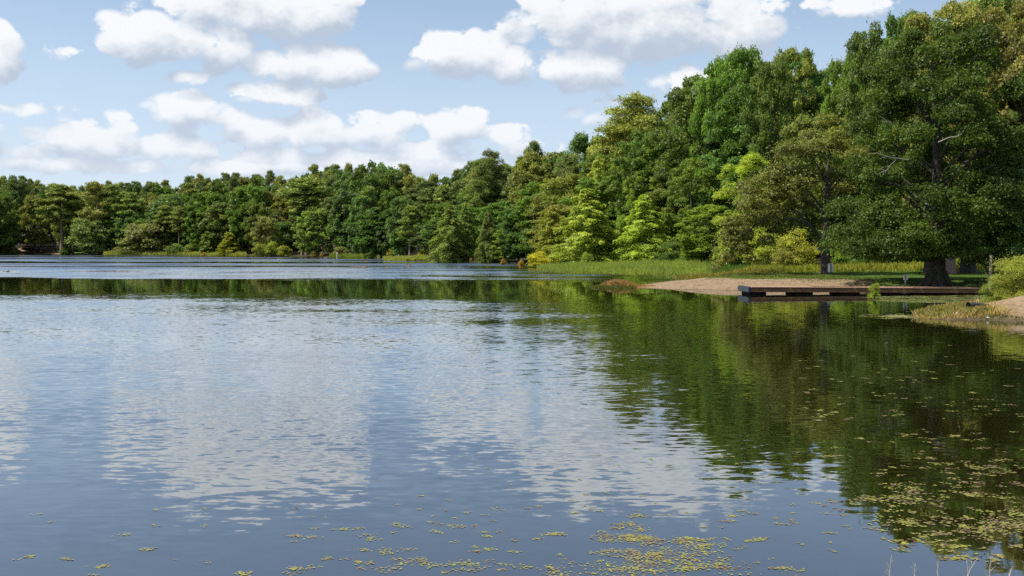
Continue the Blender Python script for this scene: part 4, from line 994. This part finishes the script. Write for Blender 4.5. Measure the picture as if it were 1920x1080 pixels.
# ------------------------------------------------------------------ signs, post
M_SIGN = noise_mat('bare_sign_back', (.46, .47, .49), (.60, .61, .63), 12, rough=.45, bump=.05, spec=.5)
M_STEEL = noise_mat('dark_green_post', (.02, .035, .03), (.05, .07, .06), 12, rough=.5, bump=.1)
M_STEELG = noise_mat('grey_post', (.10, .12, .14), (.18, .20, .23), 12, rough=.5, bump=.1)
M_POST = noise_mat('weathered_post', (.16, .13, .09), (.32, .27, .20), 8, bump=.4, stretch=(3, 3, .5))
def sign(x, ybase, d, ptop, s0, s1, wpx, label, post_mat, tilt=0.0, rz=0.0):
    X = X_at(x, d); zb = tz(X, d); e = empty('sign', (X, d, zb), rz); tag(e, label, 'sign'); e.rotation_euler = (0, tilt, rz)
    h = z_at(ptop, d) - zb; a = z_at(s1, d) - zb; b = z_at(s0, d) - zb; w = wpx / F * d / 2
    # U-channel post facing the lake, plate on its far side
    link('post', boxes_mesh('sign_post', [(-.035, .035, -.012, 0, -.3, h), (-.038, -.026, .0, .03, -.3, h), (.026, .038, .0, .03, -.3, h)]), e, post_mat)
    bm = bmesh.new(); r = .03; pts = []
    for cx, cz, a0 in ((w - r, b - r, 0), (-w + r, b - r, 90), (-w + r, a + r, 180), (w - r, a + r, 270)):
        for k in range(4): an = math.radians(a0 + 30 * k); pts.append((cx + r * math.cos(an), .034, cz + r * math.sin(an)))
    f = bm.faces.new([bm.verts.new(p) for p in pts]); ex = bmesh.ops.extrude_face_region(bm, geom=[f])
    for v in ex['geom']:
        if isinstance(v, bmesh.types.BMVert): v.co.y += .006
    bmesh.ops.recalc_face_normals(bm, faces=bm.faces[:]); me = bpy.data.meshes.new('sign_plate'); bm.to_mesh(me); bm.free()
    link('plate', me, e, M_SIGN)
sign(1558, 519, 74, 494.5, 494.2, 510.2, 11, 'larger blank grey sign back on dark post right of the bronze oak trunk', M_STEEL, 0, .1)
sign(1697, 536, 60, 515.4, 515.5, 525.0, 8, 'small tilted grey sign back on grey post left of the great trunk', M_STEELG, .05, -.1)
def post(x, d, top, r, label, mat, name='post'):
    X = X_at(x, d); zb = min(tz(X, d), 1e9); zb = max(zb, -.3); t = Tubes(); h = z_at(top, d) - zb
    t.add([(0, 0, -.3), (0, 0, h * .3), (.01, 0, h * .7), (.015, 0, h - .02), (.015, 0, h)], [r * 1.08, r * 1.03, r, r * .97, r * .6], 10)
    o = link(name, t.mesh(name), None, mat); o.location = (X, d, zb); tag(o, label, 'post')
post(1857, 57.5, 478, .085, 'weathered round wooden post rising out of the cedar beside the lawn', M_POST, 'wooden_post')
post(632, on_plane(632, 484.5).y, 473.5, .09, 'white marker post standing in shallow water before the middle grass strip', M_SIGN, 'marker_post')
post(748, on_plane(748, 485).y + 4, 477, .16, 'short weathered grey stump post on the grassy headland', M_PALE, 'stump_post')

# ------------------------------------------------------------------ near spit: pipe, rocks
def pipe():
    x, y = on_plane(1835, 593)[:2]; e = empty('corrugated_pipe', (x, y, tz(x, y)), .18); tag(e, 'half-buried black corrugated pipe lying on the near sand', 'pipe')
    t = Tubes(); n = 36; pts = []; rad = []
    for i in range(n + 1):
        u = i / n; pts.append((-.48 + .96 * u, .10 * u * u, .03 + .10 * math.sin(math.pi * (.35 + .5 * u)) - .01)); rad.append((.125 if (i // 2) % 2 == 0 else .095) * (1 - .35 * u))
    t.add(pts, rad, 14); link('ribbed_wall', t.mesh('ribbed_wall'), e, noise_mat('black_plastic', (.012, .013, .016), (.05, .052, .058), 14, rough=.45, bump=.1))
    t2 = Tubes(); t2.add([(-.49, 0, .117), (-.475, 0, .117)], [.128, .128], 14); t2.add([(-.475, 0, .117), (-.47, 0, .117)], [.05, .0], 14); link('rim', t2.mesh('pipe_rim'), e, M_BLACK)
pipe()
M_ROCK = noise_mat('pale_rock', (.42, .39, .36), (.66, .63, .60), 6, bump=.4)
def rock(x, y, rx, ry, rz_, label, seed):
    q = on_plane(x, y); bm = bmesh.new(); bmesh.ops.create_icosphere(bm, subdivisions=3, radius=1)
    for v in bm.verts:
        n = 1 + .18 * math.sin(v.co.x * 3 + seed) * math.cos(v.co.y * 4 + seed) + .10 * math.sin(v.co.z * 6 + seed * 2)
        v.co = Vector((v.co.x * rx * n, v.co.y * ry * n, v.co.z * rz_ * n))
    me = bpy.data.meshes.new('rock'); bm.to_mesh(me); bm.free(); o = link('rock', me, None, M_ROCK); o.location = (q.x, q.y, max(tz(q.x, q.y), 0) + rz_ * .35); tag(o, label, 'rock')
rock(1797, 597.5, .145, .10, .085, 'largest white rock at the waterline left of the black pipe', 1)
rock(1722, 594.5, .06, .05, .05, 'small white rock at the tip of the near spit', 2)
rock(1852, 600, .075, .04, .025, 'flat pale stone at the waterline below the black pipe', 4)

# ------------------------------------------------------------------ logs and birds on the water
M_LOG = noise_mat('wet_log', (.09, .06, .045), (.24, .16, .12), 8, bump=.5, stretch=(1, 4, 4))
def log(x0, x1, y, r, label, stub=None):
    a = on_plane(x0, y); b = on_plane(x1, y + .2); t = Tubes(); mid = (a + b) / 2; h = (b - a) / 2
    n = 12; pts = [(-h + h * 2 * i / n) + Vector((0, .1 * math.sin(i), .02 + .05 * math.sin(i * 1.9))) for i in range(n + 1)]
    t.add(pts, [r * (.25 if i in (0, n) else .8 + .3 * math.sin(i * 2.3)) for i in range(n + 1)], 8)
    e = empty('floating_log', mid); tag(e, label, 'log'); link('log_body', t.mesh('log_body'), e, M_LOG)
    for (f, hh, lean) in stub or []:
        s = Tubes(); p = h * f; s.add([p, p + Vector((lean * .5, 0, hh * .6)), p + Vector((lean, 0, hh))], [r * .8, r * .6, r * .25], 6); link('branch_stub', s.mesh('branch_stub'), e, M_LOG)
log(658, 689, 501.5, .13, 'pinkish brown log floating far out in the lake', [(.95, .32, .05), (-.2, .15, .1), (.3, .16, -.1), (-.7, .14, 0)])
log(719, 730, 503, .09, 'short brown driftwood piece right of the pinkish log', [(.4, .12, .1)])
log(763, 769, 500.3, .10, 'forked driftwood stub sticking up from the lake', [(-.3, .32, -.15), (.5, .42, .28), (.1, .3, .1)])
log(683, 690, 490.3, .07, 'thin slanting twig afloat before the middle grass strip', [(.8, .32, .35)])
M_BIRD = noise_mat('dark_plumage', (.02, .018, .014), (.06, .05, .04), 14, bump=.2)
def duck(x, y, s, label, rz):
    q = on_plane(x, y); bm = bmesh.new()
    def ball(c, r):
        m = Matrix.Translation(c) @ Matrix.Diagonal((*r, 1)); bmesh.ops.create_icosphere(bm, subdivisions=2, radius=1, matrix=m)
    ball((0, 0, .05), (.22, .11, .09)); ball((-.20, 0, .09), (.10, .05, .03)); ball((.16, 0, .14), (.05, .045, .09)); ball((.19, 0, .22), (.06, .045, .045)); ball((.26, 0, .21), (.045, .02, .012))
    me = bpy.data.meshes.new('duck'); bm.to_mesh(me); bm.free()
    for p in me.polygons: p.use_smooth = True
    o = link('duck', me, None, M_BIRD); o.location = (q.x, q.y, 0); o.scale = (s,) * 3; o.rotation_euler.z = rz; tag(o, label, 'duck')
duck(14.5, 509.3, .75, 'larger dark waterbird afloat near the left edge', .4)
duck(7, 509.0, .5, 'smaller dark waterbird afloat at the very left edge', 2.6)

# ------------------------------------------------------------------ far house and its little dock
def house():
    d = 352.0; x0 = X_at(78, d); zb = tz(x0, d); e = empty('house', (x0, d, zb)); tag(e, 'pale grey house half hidden behind oaks on the far left shore', 'house')
    M_W = noise_mat('grey_siding', (.42, .42, .42), (.55, .55, .54), 3, bump=.1, stretch=(.2, .2, 8)); M_R = noise_mat('dark_shingles', (.05, .05, .055), (.10, .10, .105), 6, bump=.4)
    M_G = noise_mat('window_glass', (.02, .025, .03), (.05, .06, .07), 1, rough=.1, bump=0); M_F = noise_mat('white_trim', (.6, .6, .58), (.75, .75, .73), 5, bump=.05)
    hw, dp, hh = 8.5, 4.2, 3.4
    link('wall', boxes_mesh('house_wall', [(-hw, hw, -dp, dp, -1.5, hh)]), e, M_W)
    bm = bmesh.new(); o_ = .5
    v = [bm.verts.new(p) for p in [(-hw - o_, -dp - o_, hh), (hw + o_, -dp - o_, hh), (hw + o_, dp + o_, hh), (-hw - o_, dp + o_, hh), (-hw - o_, 0, hh + 2.1), (hw + o_, 0, hh + 2.1)]]
    for f in ((0, 1, 5, 4), (2, 3, 4, 5), (0, 4, 3), (1, 2, 5), (3, 2, 1, 0)): bm.faces.new([v[i] for i in f])
    me = bpy.data.meshes.new('house_roof'); bm.to_mesh(me); bm.free(); r = link('roof', me, e, M_R)
    link('chimney', boxes_mesh('chimney', [(3.2, 4.1, .6, 1.4, hh + .8, hh + 3.0)]), r, noise_mat('chimney_brick', (.16, .07, .05), (.28, .14, .1), 9))
    for wx in (-6.4, -3.6, 2.4, 5.6):
        w = link('window', boxes_mesh('window', [(wx - .75, wx + .75, -dp - .04, -dp + .02, .9, 2.5)]), e, M_G)
        link('frame', boxes_mesh('window_frame', [(wx - .87, wx - .75, -dp - .07, -dp + .01, .78, 2.62), (wx + .75, wx + .87, -dp - .07, -dp + .01, .78, 2.62), (wx - .75, wx + .75, -dp - .07, -dp + .01, 2.5, 2.62), (wx - .75, wx + .75, -dp - .07, -dp + .01, .78, .9), (wx - .04, wx + .04, -dp - .068, -dp + .01, .9, 2.5)]), w, M_F)
    dr = link('door', boxes_mesh('house_door', [(-.9, .1, -dp - .05, -dp + .02, .05, 2.2)]), e, M_F); link('handle', boxes_mesh('door_handle', [(-.05, .03, -dp - .1, -dp - .05, 1.0, 1.1)]), dr, M_STEEL)
    link('porch', boxes_mesh('porch', [(-5, 7, -dp - 2.4, -dp - .003, -.3, .0)]), e, M_POST)
    for k in range(5): link('porch_post', boxes_mesh('porch_post', [(-4.8 + k * 2.9, -4.65 + k * 2.9, -dp - 2.3, -dp - 2.15, .001, 2.6)]), e, M_F)
    link('porch_roof', boxes_mesh('porch_roof', [(-5.3, 7.3, -dp - 2.7, -dp - .55, 2.61, 2.75)]), e, M_R)
house()
def far_dock():
    a = on_plane(53, 475.6); b = on_plane(78, 475.6); e = empty('small_dock', a); tag(e, 'small grey dock with railing below the far house', 'dock'); L = b.x - a.x
    M_D = noise_mat('grey_deck', (.30, .29, .28), (.46, .45, .43), 6)
    for i in range(18): o = link('plank', boxes_mesh('far_plank', [(0, .23, 0, 3.0, .42, .48)]) if i == 0 else bpy.data.meshes['far_plank'], e, M_D); o.location.x = i * L / 18
    link('fascia_board', boxes_mesh('far_fascia', [(0, L, -.05, -.002, .18, .44)]), e, M_D)
    for i in range(6):
        x = L * i / 5; link('leg', boxes_mesh('far_leg', [(x - .08, x + .08, .1, .26, -1, .415)]), e, M_POST); link('rail_post', boxes_mesh('rail_post', [(x - .05, x + .05, 2.8, 2.9, .482, 1.5)]), e, M_D)
    link('rail', boxes_mesh('rail', [(-.05, L + .05, 2.78, 2.92, 1.502, 1.6)]), e, M_D); link('rail', boxes_mesh('rail', [(-.05, L + .05, 2.74, 2.797, .95, 1.05)]), e, M_D)
    for x in (.1, L - .6): link('corner_post', boxes_mesh('corner_post', [(x, x + .5, .3, .8, .483, 1.55)]), e, M_BLACK)
far_dock()

# ------------------------------------------------------------------ dry grass stalks on the bank at the photographer's feet
M_STALK = noise_mat('dry_stalk', (.42, .34, .24), (.66, .56, .42), 20, bump=.1)
def stalk(x, ytop, lean, kind, label, d=7.4):
    X = X_at(x, d); zt = z_at(ytop, d); zb = min(tz(X, d), 0.0) - .02
    e = empty('grass_stalk', (X, d, zb)); tag(e, label, 'grass'); h = zt - zb
    t = Tubes(); top = Vector((lean * .5, .03, h)); pts = [Vector((-lean * .6, 0, 0)), Vector((-lean * .1, 0, h * .55)), Vector((lean * .2, .02, h * .85)), top]
    t.add(pts, [.0022, .0019, .0015, .0009], 5); link('stem', t.mesh('stalk_stem'), e, M_STALK)
    s = Tubes()
    for k in range(11 if kind == 'plume' else 5):
        f = .62 + .38 * (k + random.random()) / 11 if kind == 'plume' else .7 + .05 * k
        b = pts[1].lerp(pts[2], min(1, (f - .55) / .3)) if f < .85 else pts[2].lerp(pts[3], (f - .85) / .15)
        a = random.choice((-1, 1)) * (.05 if kind == 'plume' else .012) * (1.15 - f) * random.uniform(1, 3)
        s.add([b, b + Vector((a * .45, .005, .022)), b + Vector((a, .01, .045 * random.uniform(.6, 1.2)))], [.0008, .0013, .0004], 4)
    link('seed_head', s.mesh('seed_head'), e, M_STALK)
stalk(1678, 1061, .03, 'plume', 'small pale branched seed head leftmost at the bottom edge')
stalk(1727, 1070, .01, 'plume', 'short pale seed head second from the left at the bottom edge')
stalk(1829, 1056, -.02, 'spike', 'upright pale grass spike at the bottom right')
stalk(1822, 1056, .20, 'spike', 'arching pale grass stalk bending over at the bottom right')
stalk(1868, 1052, .04, 'plume', 'tallest pale branched seed head at the bottom right')
stalk(1770, 1060, .02, 'spike', 'thin dark blade between the seed heads at the bottom edge')
stalk(1902, 1072, .10, 'spike', 'short stalk nearest the bottom right corner')
print('objects', len(scene.objects), 'tris', sum(len(m.loops) - 2 * len(m.polygons) for m in bpy.data.meshes))
